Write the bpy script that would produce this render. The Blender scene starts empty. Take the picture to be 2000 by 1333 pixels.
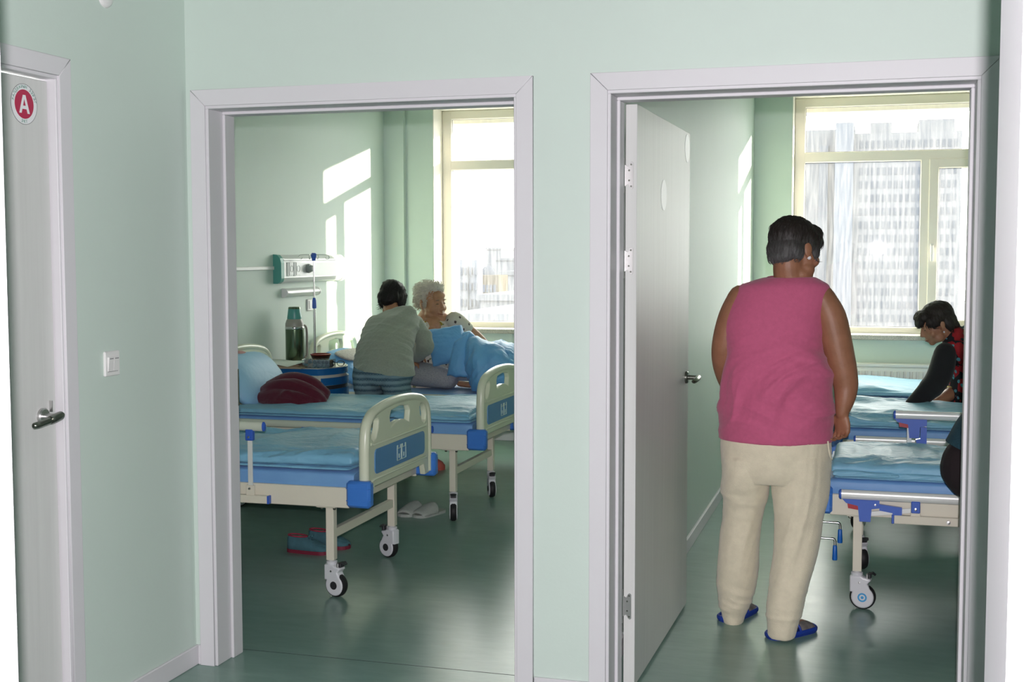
import bpy, bmesh, math, random
import numpy as np
from mathutils import Vector, Matrix, noise

scene = bpy.context.scene
col = scene.collection
rnd = random.Random(7)

# ------------------------------------------------------------------ camera
CAM = Vector((2.3919, -4.0766, 1.5251))
F_PX, YAW, PITCH, ROLL = 2442.857, 0.2831, 0.0689, 0.0015
_cy, _sy = math.cos(YAW), math.sin(YAW)
_fwd = Vector((-_sy * math.cos(PITCH), _cy * math.cos(PITCH), -math.sin(PITCH)))
_right = Vector((_cy, _sy, 0))
_down = _fwd.cross(_right)
_r2 = math.cos(ROLL) * _right + math.sin(ROLL) * _down
_d2 = -math.sin(ROLL) * _right + math.cos(ROLL) * _down
cam_data = bpy.data.cameras.new('camera')
cam_data.sensor_width = 36.0
cam_data.lens = F_PX / 2000 * 36.0
cam_data.clip_start = 0.05
cam_data.clip_end = 2000
cam = bpy.data.objects.new('camera', cam_data)
col.objects.link(cam)
cam.matrix_world = Matrix(((_r2.x, -_d2.x, -_fwd.x, CAM.x), (_r2.y, -_d2.y, -_fwd.y, CAM.y),
                           (_r2.z, -_d2.z, -_fwd.z, CAM.z), (0, 0, 0, 1)))
scene.camera = cam


def at(u, v, Y):
    """point of the place at depth Y (metres behind the door wall) seen at picture position u, v"""
    d = _r2 * ((u - 1000) / F_PX) + _d2 * ((v - 666.5) / F_PX) + _fwd
    t = (Y - CAM.y) / d.y
    return CAM + d * t


# ------------------------------------------------------------------ light
world = bpy.data.worlds.new('world')
scene.world = world
world.use_nodes = True
wn = world.node_tree
wn.nodes['Background'].inputs['Color'].default_value = (1.0, 0.985, 0.94, 1)
wn.nodes['Background'].inputs['Strength'].default_value = 10.5

sun_data = bpy.data.lights.new('sun', 'SUN')
sun_data.energy = 24.0
sun_data.angle = math.radians(0.9)
sun_data.color = (1.0, 0.89, 0.68)
sun = bpy.data.objects.new('sun', sun_data)
sun.rotation_euler = Vector((-1.239, -1.0, -0.274)).to_track_quat('-Z', 'Y').to_euler()
sun.location = (20, 20, 8)
col.objects.link(sun)

flash_data = bpy.data.lights.new('camera_flash', 'SPOT')       # the flash of the camera, just above the lens
flash_data.energy = 580.0
flash_data.color = (1.0, 0.925, 0.975)
flash_data.shadow_soft_size = 0.012
flash_data.spot_size = math.radians(95)
flash_data.spot_blend = 0.5
flash = bpy.data.objects.new('camera_flash', flash_data)
flash.location = (2.412, -4.122, 1.613)
flash.rotation_euler = _fwd.to_track_quat('-Z', 'Y').to_euler()
col.objects.link(flash)

for px, pw in ((-0.37, 1.5), (2.52, 1.5)):                     # window portals: they only guide the sampling of the sky
    pd = bpy.data.lights.new('window_portal', 'AREA')
    pd.shape = 'RECTANGLE'
    pd.size, pd.size_y = pw, 1.8
    pd.cycles.is_portal = True
    po = bpy.data.objects.new('window_portal', pd)
    po.location = (px, 6.06, 1.8)
    po.rotation_euler = (math.radians(-90), 0, 0)
    col.objects.link(po)

scene.view_settings.view_transform = 'Standard'
scene.view_settings.look = 'None'
scene.view_settings.gamma = 1.0
scene.view_settings.use_curve_mapping = False
scene.view_settings.exposure = 0.0
scene.cycles.max_bounces = 10
scene.cycles.diffuse_bounces = 6
scene.cycles.transparent_max_bounces = 12
scene.cycles.sample_clamp_indirect = 6.0


# ------------------------------------------------------------------ materials
def s2l(c):
    return tuple(((x / 12.92) if x <= 0.04045 else ((x + 0.055) / 1.055) ** 2.4) for x in c)


def rgb(r, g, b):
    return s2l((r / 255, g / 255, b / 255))


MATS = {}


def mat(name, color, rough=0.5, metal=0.0, var=0.0, vscale=6.0, stretch=(1, 1, 1), bump=0.0, bscale=60.0,
        bstretch=(1, 1, 1), spec=0.5, coat=0.0, sheen=0.0, color2=None, sub=0.0, detail=4.0, rvar=0.0):
    m = bpy.data.materials.new(name)
    m.use_nodes = True
    nt = m.node_tree
    b = nt.nodes['Principled BSDF']
    b.inputs['Base Color'].default_value = (*color, 1)
    b.inputs['Roughness'].default_value = rough
    b.inputs['Metallic'].default_value = metal
    b.inputs['Specular IOR Level'].default_value = spec
    b.inputs['Coat Weight'].default_value = coat
    b.inputs['Sheen Weight'].default_value = sheen
    if sub:
        b.inputs['Subsurface Weight'].default_value = sub
        b.inputs['Subsurface Radius'].default_value = (0.012, 0.005, 0.003)
    if var or bump or rvar:
        tc = nt.nodes.new('ShaderNodeTexCoord')
    if var or rvar:
        mp = nt.nodes.new('ShaderNodeMapping')
        mp.inputs['Scale'].default_value = stretch
        nt.links.new(tc.outputs['Object'], mp.inputs['Vector'])
        ns = nt.nodes.new('ShaderNodeTexNoise')
        ns.inputs['Scale'].default_value = vscale
        ns.inputs['Detail'].default_value = detail
        ns.inputs['Roughness'].default_value = 0.6
        nt.links.new(mp.outputs[0], ns.inputs['Vector'])
        if var:
            rp = nt.nodes.new('ShaderNodeValToRGB')
            c2 = color2 or tuple(min(1, x * (1 + var)) for x in color)
            c1 = tuple(x * (1 - var) for x in color) if not color2 else color
            rp.color_ramp.elements[0].color = (*c1, 1)
            rp.color_ramp.elements[0].position = 0.3
            rp.color_ramp.elements[1].color = (*c2, 1)
            rp.color_ramp.elements[1].position = 0.7
            nt.links.new(ns.outputs['Fac'], rp.inputs['Fac'])
            nt.links.new(rp.outputs['Color'], b.inputs['Base Color'])
        if rvar:
            mr = nt.nodes.new('ShaderNodeMapRange')
            mr.inputs['To Min'].default_value = max(0, rough - rvar)
            mr.inputs['To Max'].default_value = rough + rvar
            nt.links.new(ns.outputs['Fac'], mr.inputs['Value'])
            nt.links.new(mr.outputs[0], b.inputs['Roughness'])
    if bump:
        mp2 = nt.nodes.new('ShaderNodeMapping')
        mp2.inputs['Scale'].default_value = bstretch
        nt.links.new(tc.outputs['Object'], mp2.inputs['Vector'])
        n2 = nt.nodes.new('ShaderNodeTexNoise')
        n2.inputs['Scale'].default_value = bscale
        n2.inputs['Detail'].default_value = 3
        nt.links.new(mp2.outputs[0], n2.inputs['Vector'])
        bp = nt.nodes.new('ShaderNodeBump')
        bp.inputs['Strength'].default_value = bump
        bp.inputs['Distance'].default_value = 0.01
        nt.links.new(n2.outputs['Fac'], bp.inputs['Height'])
        nt.links.new(bp.outputs[0], b.inputs['Normal'])
    MATS[name] = m
    return m


mat('wall_paint', rgb(202, 217, 208), 0.55, var=0.02, vscale=1.2, bump=0.03, bscale=90)
mat('white_trim', rgb(214, 213, 216), 0.48, var=0.012, vscale=3, bump=0.01, bscale=40)
mat('door_white', rgb(206, 208, 205), 0.42, spec=0.4, var=0.04, vscale=5, stretch=(9, 9, 0.25), bump=0.015, bscale=30,
    bstretch=(8, 8, .2))
mat('reveal_white', rgb(238, 235, 225), 0.6)
mat('upvc', rgb(240, 235, 222), 0.32)
mat('gasket', rgb(40, 40, 40), 0.6)
mat('ceiling_white', rgb(230, 232, 230), 0.7)
mat('granite', rgb(120, 118, 108), 0.35, var=0.6, vscale=260, color2=rgb(215, 212, 200), detail=2)
mat('chrome', (0.62, 0.62, 0.62), 0.18, metal=1.0)
mat('steel', (0.55, 0.55, 0.54), 0.32, metal=1.0)
mat('gun_metal', (0.22, 0.23, 0.20), 0.28, metal=1.0)
mat('brass', (0.45, 0.36, 0.18), 0.35, metal=1.0)
mat('plastic_white', rgb(228, 228, 226), 0.35)
mat('plastic_dark', rgb(46, 47, 50), 0.5)
mat('rubber_black', rgb(26, 26, 28), 0.6)


def floor_material():
    m = bpy.data.materials.new('vinyl_floor')
    m.use_nodes = True
    nt = m.node_tree
    b = nt.nodes['Principled BSDF']
    tc = nt.nodes.new('ShaderNodeTexCoord')
    mp = nt.nodes.new('ShaderNodeMapping')
    mp.inputs['Rotation'].default_value = (0, 0, 0.5)
    mp.inputs['Scale'].default_value = (2.0, 6.5, 1)
    nt.links.new(tc.outputs['Object'], mp.inputs['Vector'])
    n1 = nt.nodes.new('ShaderNodeTexNoise')
    n1.inputs['Scale'].default_value = 2.4
    n1.inputs['Detail'].default_value = 3
    n1.inputs['Roughness'].default_value = 0.65
    nt.links.new(mp.outputs[0], n1.inputs['Vector'])
    n2 = nt.nodes.new('ShaderNodeTexNoise')
    n2.inputs['Scale'].default_value = 1.7
    nt.links.new(tc.outputs['Object'], n2.inputs['Vector'])
    mx = nt.nodes.new('ShaderNodeMix')
    mx.inputs['Factor'].default_value = 0.35
    nt.links.new(n1.outputs['Fac'], mx.inputs['A'])
    nt.links.new(n2.outputs['Fac'], mx.inputs['B'])
    rp = nt.nodes.new('ShaderNodeValToRGB')
    rp.color_ramp.elements[0].color = (*rgb(108, 138, 127), 1)
    rp.color_ramp.elements[0].position = 0.32
    rp.color_ramp.elements[1].color = (*rgb(132, 160, 150), 1)
    rp.color_ramp.elements[1].position = 0.68
    nt.links.new(mx.outputs['Result'], rp.inputs['Fac'])
    nt.links.new(rp.outputs['Color'], b.inputs['Base Color'])
    mr = nt.nodes.new('ShaderNodeMapRange')
    mr.inputs['To Min'].default_value = 0.27
    mr.inputs['To Max'].default_value = 0.33
    nt.links.new(n1.outputs['Fac'], mr.inputs['Value'])
    nt.links.new(mr.outputs[0], b.inputs['Roughness'])
    n3 = nt.nodes.new('ShaderNodeTexNoise')
    n3.inputs['Scale'].default_value = 7
    nt.links.new(tc.outputs['Object'], n3.inputs['Vector'])
    bp = nt.nodes.new('ShaderNodeBump')
    bp.inputs['Strength'].default_value = 0.05
    bp.inputs['Distance'].default_value = 0.02
    nt.links.new(n3.outputs['Fac'], bp.inputs['Height'])
    nt.links.new(bp.outputs[0], b.inputs['Normal'])
    MATS['vinyl_floor'] = m


floor_material()


def glass_material():
    """window glass with a film of dust"""
    m = bpy.data.materials.new('window_glass')
    m.use_nodes = True
    nt = m.node_tree
    nt.nodes.remove(nt.nodes['Principled BSDF'])
    out = nt.nodes['Material Output']
    tr = nt.nodes.new('ShaderNodeBsdfTransparent')
    tr.inputs['Color'].default_value = (0.97, 0.985, 0.98, 1)
    gl = nt.nodes.new('ShaderNodeBsdfGlossy')
    gl.inputs['Roughness'].default_value = 0.02
    du = nt.nodes.new('ShaderNodeBsdfTranslucent')
    du.inputs['Color'].default_value = (0.85, 0.86, 0.88, 1)
    tc = nt.nodes.new('ShaderNodeTexCoord')
    mp = nt.nodes.new('ShaderNodeMapping')
    mp.inputs['Scale'].default_value = (14, 1, 1.1)
    nt.links.new(tc.outputs['Object'], mp.inputs['Vector'])
    ns = nt.nodes.new('ShaderNodeTexNoise')
    ns.inputs['Scale'].default_value = 4
    ns.inputs['Detail'].default_value = 6
    nt.links.new(mp.outputs[0], ns.inputs['Vector'])
    mr = nt.nodes.new('ShaderNodeMapRange')
    mr.inputs['From Min'].default_value = 0.3
    mr.inputs['From Max'].default_value = 0.7
    mr.inputs['To Min'].default_value = 0.015
    mr.inputs['To Max'].default_value = 0.045
    nt.links.new(ns.outputs['Fac'], mr.inputs['Value'])
    m1 = nt.nodes.new('ShaderNodeMixShader')
    nt.links.new(mr.outputs[0], m1.inputs['Fac'])
    nt.links.new(tr.outputs[0], m1.inputs[1])
    nt.links.new(du.outputs[0], m1.inputs[2])
    m2 = nt.nodes.new('ShaderNodeMixShader')
    m2.inputs['Fac'].default_value = 0.04
    nt.links.new(m1.outputs[0], m2.inputs[1])
    nt.links.new(gl.outputs[0], m2.inputs[2])
    nt.links.new(m2.outputs[0], out.inputs['Surface'])
    MATS['window_glass'] = m


glass_material()


# ------------------------------------------------------------------ mesh helpers
class G:
    """collects shapes and links them as ONE mesh object"""

    def __init__(self):
        self.v, self.f = [], []

    def add(self, v, f):
        o = len(self.v)
        self.v.extend([tuple(p) for p in v])
        self.f.extend([tuple(i + o for i in q) for q in f])
        return self

    def box(self, x0, x1, y0, y1, z0, z1, b=0.0, m=None):
        if b <= 0:
            v = [(x0, y0, z0), (x1, y0, z0), (x1, y1, z0), (x0, y1, z0),
                 (x0, y0, z1), (x1, y0, z1), (x1, y1, z1), (x0, y1, z1)]
            f = [(0, 3, 2, 1), (4, 5, 6, 7), (0, 1, 5, 4), (1, 2, 6, 5), (2, 3, 7, 6), (3, 0, 4, 7)]
        else:
            b = min(b, (x1 - x0) * .49, (y1 - y0) * .49, (z1 - z0) * .49)
            v, idx = [], {}
            X, Y, Z = (x0, x1), (y0, y1), (z0, z1)
            for i in (0, 1):
                for j in (0, 1):
                    for k in (0, 1):
                        c = (X[i], Y[j], Z[k])
                        ins = (b if i == 0 else -b, b if j == 0 else -b, b if k == 0 else -b)
                        for a in range(3):
                            p = [c[t] + (0 if t == a else ins[t]) for t in range(3)]
                            idx[(i, j, k, a)] = len(v)
                            v.append(tuple(p))
            f = []
            for a in range(3):
                o1, o2 = [(1, 2), (2, 0), (0, 1)][a]
                for s in (0, 1):
                    q = []
                    for (p, r) in ((0, 0), (1, 0), (1, 1), (0, 1)):
                        key = [0, 0, 0]
                        key[a], key[o1], key[o2] = s, p, r
                        q.append(idx[(*key, a)])
                    f.append(tuple(q) if s else tuple(q[::-1]))
                for p in (0, 1):
                    for r in (0, 1):
                        k0, k1 = [0, 0, 0], [0, 0, 0]
                        k0[a], k1[a] = 0, 1
                        k0[o1] = k1[o1] = p
                        k0[o2] = k1[o2] = r
                        q = [idx[(*k0, o1)], idx[(*k1, o1)], idx[(*k1, o2)], idx[(*k0, o2)]]
                        f.append(tuple(q) if (p == r) else tuple(q[::-1]))
            for i in (0, 1):
                for j in (0, 1):
                    for k in (0, 1):
                        q = [idx[(i, j, k, a)] for a in range(3)]
                        f.append(tuple(q) if (i + j + k) % 2 else tuple(q[::-1]))
        if m is not None:
            v = [m @ Vector(p) for p in v]
        return self.add(v, f)

    def prism(self, pts, axis, lo, hi):
        """polygon (list of 2-tuples in the other two axes, cyclic order) swept along axis"""
        n = len(pts)

        def mk(p, h):
            return {0: (h, p[0], p[1]), 1: (p[0], h, p[1]), 2: (p[0], p[1], h)}[axis]
        v = [mk(p, lo) for p in pts] + [mk(p, hi) for p in pts]
        f = [tuple(range(n)), tuple(range(2 * n - 1, n - 1, -1))]
        f += [(i, i + n, (i + 1) % n + n, (i + 1) % n) for i in range(n)]
        return self.add(v, f)

    def tube(self, pts, r, n=10, cap=True, up=(0, 0, 1), smooth_path=0):
        v, f = tube_mesh(pts, r, n, up, smooth_path, cap)
        return self.add(v, f)

    def lathe(self, prof, n=24, origin=(0, 0, 0), axis='z', m=None):
        v, f = [], []
        k = len(prof)
        for i in range(n):
            a = 2 * math.pi * i / n
            c, s = math.cos(a), math.sin(a)
            for (r, h) in prof:
                p = {'z': (r * c, r * s, h), 'x': (h, r * c, r * s), 'y': (r * c, h, r * s)}[axis]
                v.append((p[0] + origin[0], p[1] + origin[1], p[2] + origin[2]))
        for i in range(n):
            for j in range(k - 1):
                a, b = i * k + j, ((i + 1) % n) * k + j
                f.append((a, b, b + 1, a + 1))
        ring_ = tuple(prof[0]) == tuple(prof[-1])
        if prof[0][0] > 1e-6 and not ring_:
            f.append(tuple(i * k for i in range(n))[::-1])
        if prof[-1][0] > 1e-6 and not ring_:
            f.append(tuple(i * k + k - 1 for i in range(n)))
        if m is not None:
            v = [m @ Vector(p) for p in v]
        return self.add(v, f)

    def mesh(self, name='mesh'):
        me = bpy.data.meshes.new(name)
        me.from_pydata(self.v, [], self.f)
        bm = bmesh.new()
        bm.from_mesh(me)
        bmesh.ops.recalc_face_normals(bm, faces=bm.faces)
        bm.to_mesh(me)
        bm.free()
        return me

    def build(self, name, material, parent=None, smooth=False, angle=40):
        me = self.mesh(name)
        return link(name, me, material, parent, smooth, angle)


def catmull(pts, k):
    pts = [np.asarray(p, float) for p in pts]
    if k <= 1 or len(pts) < 3:
        return pts
    out = []
    P = [2 * pts[0] - pts[1]] + pts + [2 * pts[-1] - pts[-2]]
    for i in range(1, len(P) - 2):
        for s in range(k):
            t = s / k
            a, b, c, d = P[i - 1], P[i], P[i + 1], P[i + 2]
            out.append(0.5 * ((2 * b) + (-a + c) * t + (2 * a - 5 * b + 4 * c - d) * t ** 2
                              + (-a + 3 * b - 3 * c + d) * t ** 3))
    out.append(pts[-1])
    return out


def tube_mesh(pts, r, n=10, up=(0, 0, 1), k=0, cap=True, dome=False):
    """r: number, or per point number / (across, along-up) pair"""
    m = len(pts)
    if not hasattr(r, '__len__'):
        r = [r] * m
    r = [(x, x) if not hasattr(x, '__len__') else tuple(x) for x in r]
    P = catmull(pts, k) if k else [np.asarray(p, float) for p in pts]
    R = catmull([np.array(x) for x in r], k) if k else [np.array(x) for x in r]
    if dome:                                               # rounded ends
        def ends(P, R, rev):
            p, q = (P[0], P[1]) if not rev else (P[-1], P[-2])
            rr = R[0] if not rev else R[-1]
            d = p - q
            d /= (np.linalg.norm(d) + 1e-9)
            L = rr.mean()
            ex = [(p + d * L * math.sin(a), rr * max(math.cos(a), .12)) for a in (0.5, 0.95, 1.35)]
            return ex
        e0, e1 = ends(P, R, False), ends(P, R, True)
        P = [e[0] for e in e0[::-1]] + list(P) + [e[0] for e in e1]
        R = [e[1] for e in e0[::-1]] + list(R) + [e[1] for e in e1]
    m = len(P)
    up = np.asarray(up, float)
    v, f = [], []
    prevU = None
    for i in range(m):
        t = P[min(i + 1, m - 1)] - P[max(i - 1, 0)]
        t /= (np.linalg.norm(t) + 1e-9)
        u = np.cross(up, t)
        if np.linalg.norm(u) < 0.05:
            u = prevU if prevU is not None else np.cross((0.3, 1, 0.1), t)
        u = u - t * np.dot(u, t)
        u /= (np.linalg.norm(u) + 1e-9)
        if prevU is not None and np.dot(u, prevU) < 0:
            u = -u
        prevU = u
        w = np.cross(t, u)
        for j in range(n):
            a = 2 * math.pi * j / n
            v.append(tuple(P[i] + u * math.cos(a) * R[i][0] + w * math.sin(a) * R[i][1]))
    for i in range(m - 1):
        for j in range(n):
            f.append((i * n + j, i * n + (j + 1) % n, (i + 1) * n + (j + 1) % n, (i + 1) * n + j))
    if cap:
        f.append(tuple(range(n))[::-1])
        f.append(tuple((m - 1) * n + j for j in range(n)))
    return v, f


def link(name, me, material, parent=None, smooth=False, angle=40):
    o = bpy.data.objects.new(name, me)
    col.objects.link(o)
    if material is not None and not me.materials:
        me.materials.append(MATS[material] if isinstance(material, str) else material)
    if smooth:
        me.polygons.foreach_set('use_smooth', [True] * len(me.polygons))
        if angle < 180:
            me.set_sharp_from_angle(angle=math.radians(angle))
    if parent is not None:
        o.parent = parent
    return o


def tag(o, label=None, cat=None, group=None, kind=None):
    if label:
        o['label'] = label
    if cat:
        o['category'] = cat
    if group:
        o['group'] = group
    if kind:
        o['kind'] = kind
    return o


def thing(name, label, cat, loc=(0, 0, 0), rz=0.0, group=None):
    o = bpy.data.objects.new(name, None)
    o.empty_display_size = 0.1
    o.location = loc
    o.rotation_euler = (0, 0, rz)
    col.objects.link(o)
    return tag(o, label, cat, group)


def struct(o):
    o['kind'] = 'structure'
    return o


def plate(outlines, thick, bevel=0.0, res=2):
    """flat plate in its own XY plane (first outline outer, others holes), thickness along Z, centred"""
    cu = bpy.data.curves.new('tmp', 'CURVE')
    cu.dimensions = '2D'
    cu.fill_mode = 'BOTH'
    cu.extrude = max(thick / 2 - bevel, 0)
    cu.bevel_depth = bevel
    cu.bevel_resolution = res
    cu.offset = -bevel
    for ol in outlines:
        sp = cu.splines.new('POLY')
        sp.points.add(len(ol) - 1)
        for i, p in enumerate(ol):
            sp.points[i].co = (p[0], p[1], 0, 1)
        sp.use_cyclic_u = True
    ob = bpy.data.objects.new('tmp', cu)
    col.objects.link(ob)
    dg = bpy.context.evaluated_depsgraph_get()
    me = bpy.data.meshes.new_from_object(ob.evaluated_get(dg))
    bpy.data.objects.remove(ob)
    bpy.data.curves.remove(cu)
    me.materials.clear()
    return me


def xform(me, m):
    me.transform(m)
    if m.determinant() < 0:
        me.flip_normals()
    return me


def rrect(x0, x1, y0, y1, r, n=5):
    out = []
    for cx, cy, a0 in ((x1 - r, y0 + r, -90), (x1 - r, y1 - r, 0), (x0 + r, y1 - r, 90), (x0 + r, y0 + r, 180)):
        for i in range(n + 1):
            a = math.radians(a0 + 90 * i / n)
            out.append((cx + r * math.cos(a), cy + r * math.sin(a)))
    return out


def circle(cx, cy, r, n=24, ry=None):
    return [(cx + r * math.cos(2 * math.pi * i / n), cy + (ry or r) * math.sin(2 * math.pi * i / n)) for i in range(n)]


def text_mesh(body, size, extrude=0.0005, align='CENTER'):
    cu = bpy.data.curves.new('tmp', 'FONT')
    cu.body = body
    cu.size = size
    cu.extrude = extrude
    cu.align_x = align
    cu.align_y = 'CENTER'
    ob = bpy.data.objects.new('tmp', cu)
    col.objects.link(ob)
    dg = bpy.context.evaluated_depsgraph_get()
    me = bpy.data.meshes.new_from_object(ob.evaluated_get(dg))
    bpy.data.objects.remove(ob)
    bpy.data.curves.remove(cu)
    me.materials.clear()
    return me


def join(meshes, name='mesh'):
    g = G()
    for me in meshes:
        g.add([tuple(v.co) for v in me.vertices], [tuple(q.vertices) for q in me.polygons])
        bpy.data.meshes.remove(me)
    me = bpy.data.meshes.new(name)
    me.from_pydata(g.v, [], g.f)
    return me


def nz(x, y, z, s=1.0):
    return noise.noise(Vector((x * s, y * s, z * s)))
# ------------------------------------------------------------------ the building shell
CEIL = 3.1
XL0, XL1, XR0, XR1 = 0.0, 1.283, 1.479, 2.744        # outer edges of the two door casings
CW, HD, WT = 0.058, 2.12, 0.16                        # casing width, casing top, thickness of the door wall
XCL, XLW, XP0, XP1, XRW = -0.025, -1.55, 1.30, 1.478, 4.15
YB = 5.72                                             # room face of the window wall

g = G()
for x0, x1 in ((XLW - .15, XL0 + CW - .004), (XL1 - CW + .004, XR0 + CW - .004), (XR1 - CW + .004, XRW + .15)):
    g.box(x0, x1, 0, WT, 0, CEIL)
g.box(XL0 + CW - .004, XL1 - CW + .004, 0, WT, HD - CW + .004, CEIL)
g.box(XR0 + CW - .004, XR1 - CW + .004, 0, WT, HD - CW + .004, CEIL)
struct(g.build('wall_front', 'wall_paint'))

struct(G().box(XLW - .15, XRW + .15, -6.4, 6.1, -0.12, 0).build('floor', 'vinyl_floor'))
struct(G().box(XLW - .15, XRW + .15, -6.4, 6.1, CEIL, CEIL + .12).build('ceiling', 'ceiling_white'))
struct(G().box(XLW - .15, XLW, WT, 6.06, 0, CEIL).build('wall_left', 'wall_paint'))
struct(G().box(XP0, XP1, WT, YB, 0, CEIL).build('wall_partition', 'wall_paint'))
struct(G().box(XRW, XRW + .15, -6.4, 6.06, 0, CEIL).build('wall_right', 'wall_paint'))

# corridor: left wall with a closed door, near wall with the doorway the picture is taken through
DY0, DY1 = -1.70, -0.757
g = G()
g.box(XCL - .14, XCL, DY1 - .004, 0, 0, CEIL)
g.box(XCL - .14, XCL, -2.95, DY0 + .004, 0, CEIL)
g.box(XCL - .14, XCL, DY0 + .004, DY1 - .004, HD + .01 - CW, CEIL)
struct(g.build('wall_corridor_left', 'wall_paint'))
struct(G().box(2.95, 3.1, -2.95, 0, 0, CEIL).build('wall_corridor_right', 'wall_paint'))
NX0, NX1, NY = 1.36, 2.53, -2.815
g = G()
g.box(XCL - .14, NX0, NY - .17, NY, 0, CEIL)
g.box(NX1, 3.1, NY - .17, NY, 0, CEIL)
g.box(NX0, NX1, NY - .17, NY, 2.10, CEIL)
struct(g.build('wall_near', 'wall_paint'))
g = G()
g.box(XCL - .14, XCL, -6.4, NY - .17, 0, CEIL)
g.box(XCL - .14, XRW, -6.55, -6.4, 0, CEIL)
struct(g.build('wall_behind', 'wall_paint'))

# near doorway lining (bright, at both edges of the picture)
def near_lining():
    g = G()
    g.box(NX0, NX0 + .03, NY - .185, NY + .015, 0, 2.07, .003)
    g.box(NX1 - .03, NX1, NY - .185, NY + .015, 0, 2.07, .003)
    g.box(NX0, NX1, NY - .185, NY + .015, 2.07, 2.10, .003)
    g.box(NX0 - .06, NX0 + .004, NY + .0, NY + .016, 0, 2.15, .003)
    g.box(NX1 - .004, NX1 + .06, NY + .0, NY + .016, 0, 2.15, .003)
    g.box(NX0 - .06, NX0 + .004, NY - .186, NY - .17, 0, 2.15, .003)
    g.box(NX1 - .004, NX1 + .06, NY - .186, NY - .17, 0, 2.15, .003)
    return g
struct(near_lining().build('trim_1', 'white_trim'))


# door linings with mitred casing, lining and stop
def door_trim(name, x0, x1, top=HD, m=None):
    """casing faces the corridor at y=0; local x along the wall"""
    root = bpy.data.objects.new(name, None)
    col.objects.link(root)
    root['kind'] = 'structure'
    if m is not None:
        root.matrix_world = m
    t = 0.016
    ca = []
    gap = 0.0007
    for kind in ('left', 'head', 'right'):
        g = G()
        if kind == 'left':
            ol = [(x0, 0), (x0 + CW, 0), (x0 + CW, top - CW - gap), (x0, top - gap)]
        elif kind == 'right':
            ol = [(x1 - CW, 0), (x1, 0), (x1, top - gap), (x1 - CW, top - CW - gap)]
        else:
            ol = [(x0 + gap, top), (x0 + CW + gap, top - CW), (x1 - CW - gap, top - CW), (x1 - gap, top)]
        me = plate([ol], t, 0.0018, 1)
        xform(me, Matrix(((1, 0, 0, 0), (0, 0, -1, -t / 2), (0, 1, 0, 0), (0, 0, 0, 1))))
        link('casing', me, 'white_trim', root)
    li, st = .010, .011
    a, b, h = x0 + CW, x1 - CW, top - CW
    G().box(a - .006, a + li, -.008, WT + .006, 0, h - li, .002).build('lining', 'white_trim', root)
    G().box(b - li, b + .006, -.008, WT + .006, 0, h - li, .002).build('lining', 'white_trim', root)
    G().box(a - .006, b + .006, -.008, WT + .006, h - li, h + .006, .002).build('lining', 'white_trim', root)
    s0, s1 = .093, WT + .0045
    G().box(a + li, a + li + st, s0, s1, 0, h - li - st, .002).build('stop', 'white_trim', root)
    G().box(b - li - st, b - li, s0, s1, 0, h - li - st, .002).build('stop', 'white_trim', root)
    G().box(a + li, b - li, s0, s1, h - li - st, h - li, .002).build('stop', 'white_trim', root)
    # casing on the room side
    for q in ((x0, x0 + CW, 0, top), (x1 - CW, x1, 0, top)):
        G().box(q[0], q[1], WT, WT + .014, q[2], q[3], .002).build('casing', 'white_trim', root)
    G().box(x0 + CW, x1 - CW, WT, WT + .014, top - CW, top, .002).build('casing', 'white_trim', root)
    return root


tr_left = door_trim('trim_2', XL0, XL1)
tr_right = door_trim('trim_3', XR0, XR1)
tr_left.name, tr_right.name = 'trim_2', 'trim_3'
g = G().box(XL0 + CW + .009, XL0 + CW + .0125, .125, .155, .965, 1.085, .001)
g.box(XL0 + CW + .020, XL0 + CW + .0225, .158, .166, .955, 1.095, .001)
g.build('strike_plate', 'gun_metal', tr_left)

# baseboards
def base(name, x0, x1, y0, y1):
    return struct(G().box(x0, x1, y0, y1, 0, .074, .003).build(name, 'white_trim'))


base('baseboard_front', XL1 + .002, XR0 - .002, -.013, 0)
base('baseboard_corridor_left', XCL, XCL + .013, DY1 + .062, -.0)
base('baseboard_corner', XCL + .013, XL0 - .001, -.013, 0)
base('baseboard_partition', XP1, XP1 + .014, WT + .016, YB)
base('baseboard_left', XLW, XLW + .014, WT, YB)
base('baseboard_back_left', XLW + .014, XP0, YB - .014, YB)
base('baseboard_back_right', XP1 + .014, XRW, YB - .014, YB)

# seam strip in the doorways
struct(G().box(XL0 + CW, XL1 - CW, .196, .1985, 0, .0006).build('trim_4', 'plastic_dark'))
struct(G().box(XR0 + CW, XR1 - CW, .196, .1985, 0, .0006).build('trim_5', 'plastic_dark'))


# ------------------------------------------------------------------ window wall with two windows
ZS, ZH = 0.905, 2.735                                  # sill and head of the openings
WIN = ((-1.135, 0.40), (1.760, 3.29))
g = G()
ed = [XLW - .15] + [e for w in WIN for e in w] + [XRW + .15]
for i in range(0, len(ed), 2):
    g.box(ed[i], ed[i + 1], YB, 6.06, 0, CEIL)
for a, b in WIN:
    g.box(a, b, YB, 6.06, 0, ZS)
    g.box(a, b, YB, 6.06, ZH, CEIL)
wb = struct(g.build('wall_back', 'wall_paint'))
struct(G().box(XLW, -1.375, YB - .05, YB, 0, CEIL).build('wall_pilaster', 'wall_paint'))


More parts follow.
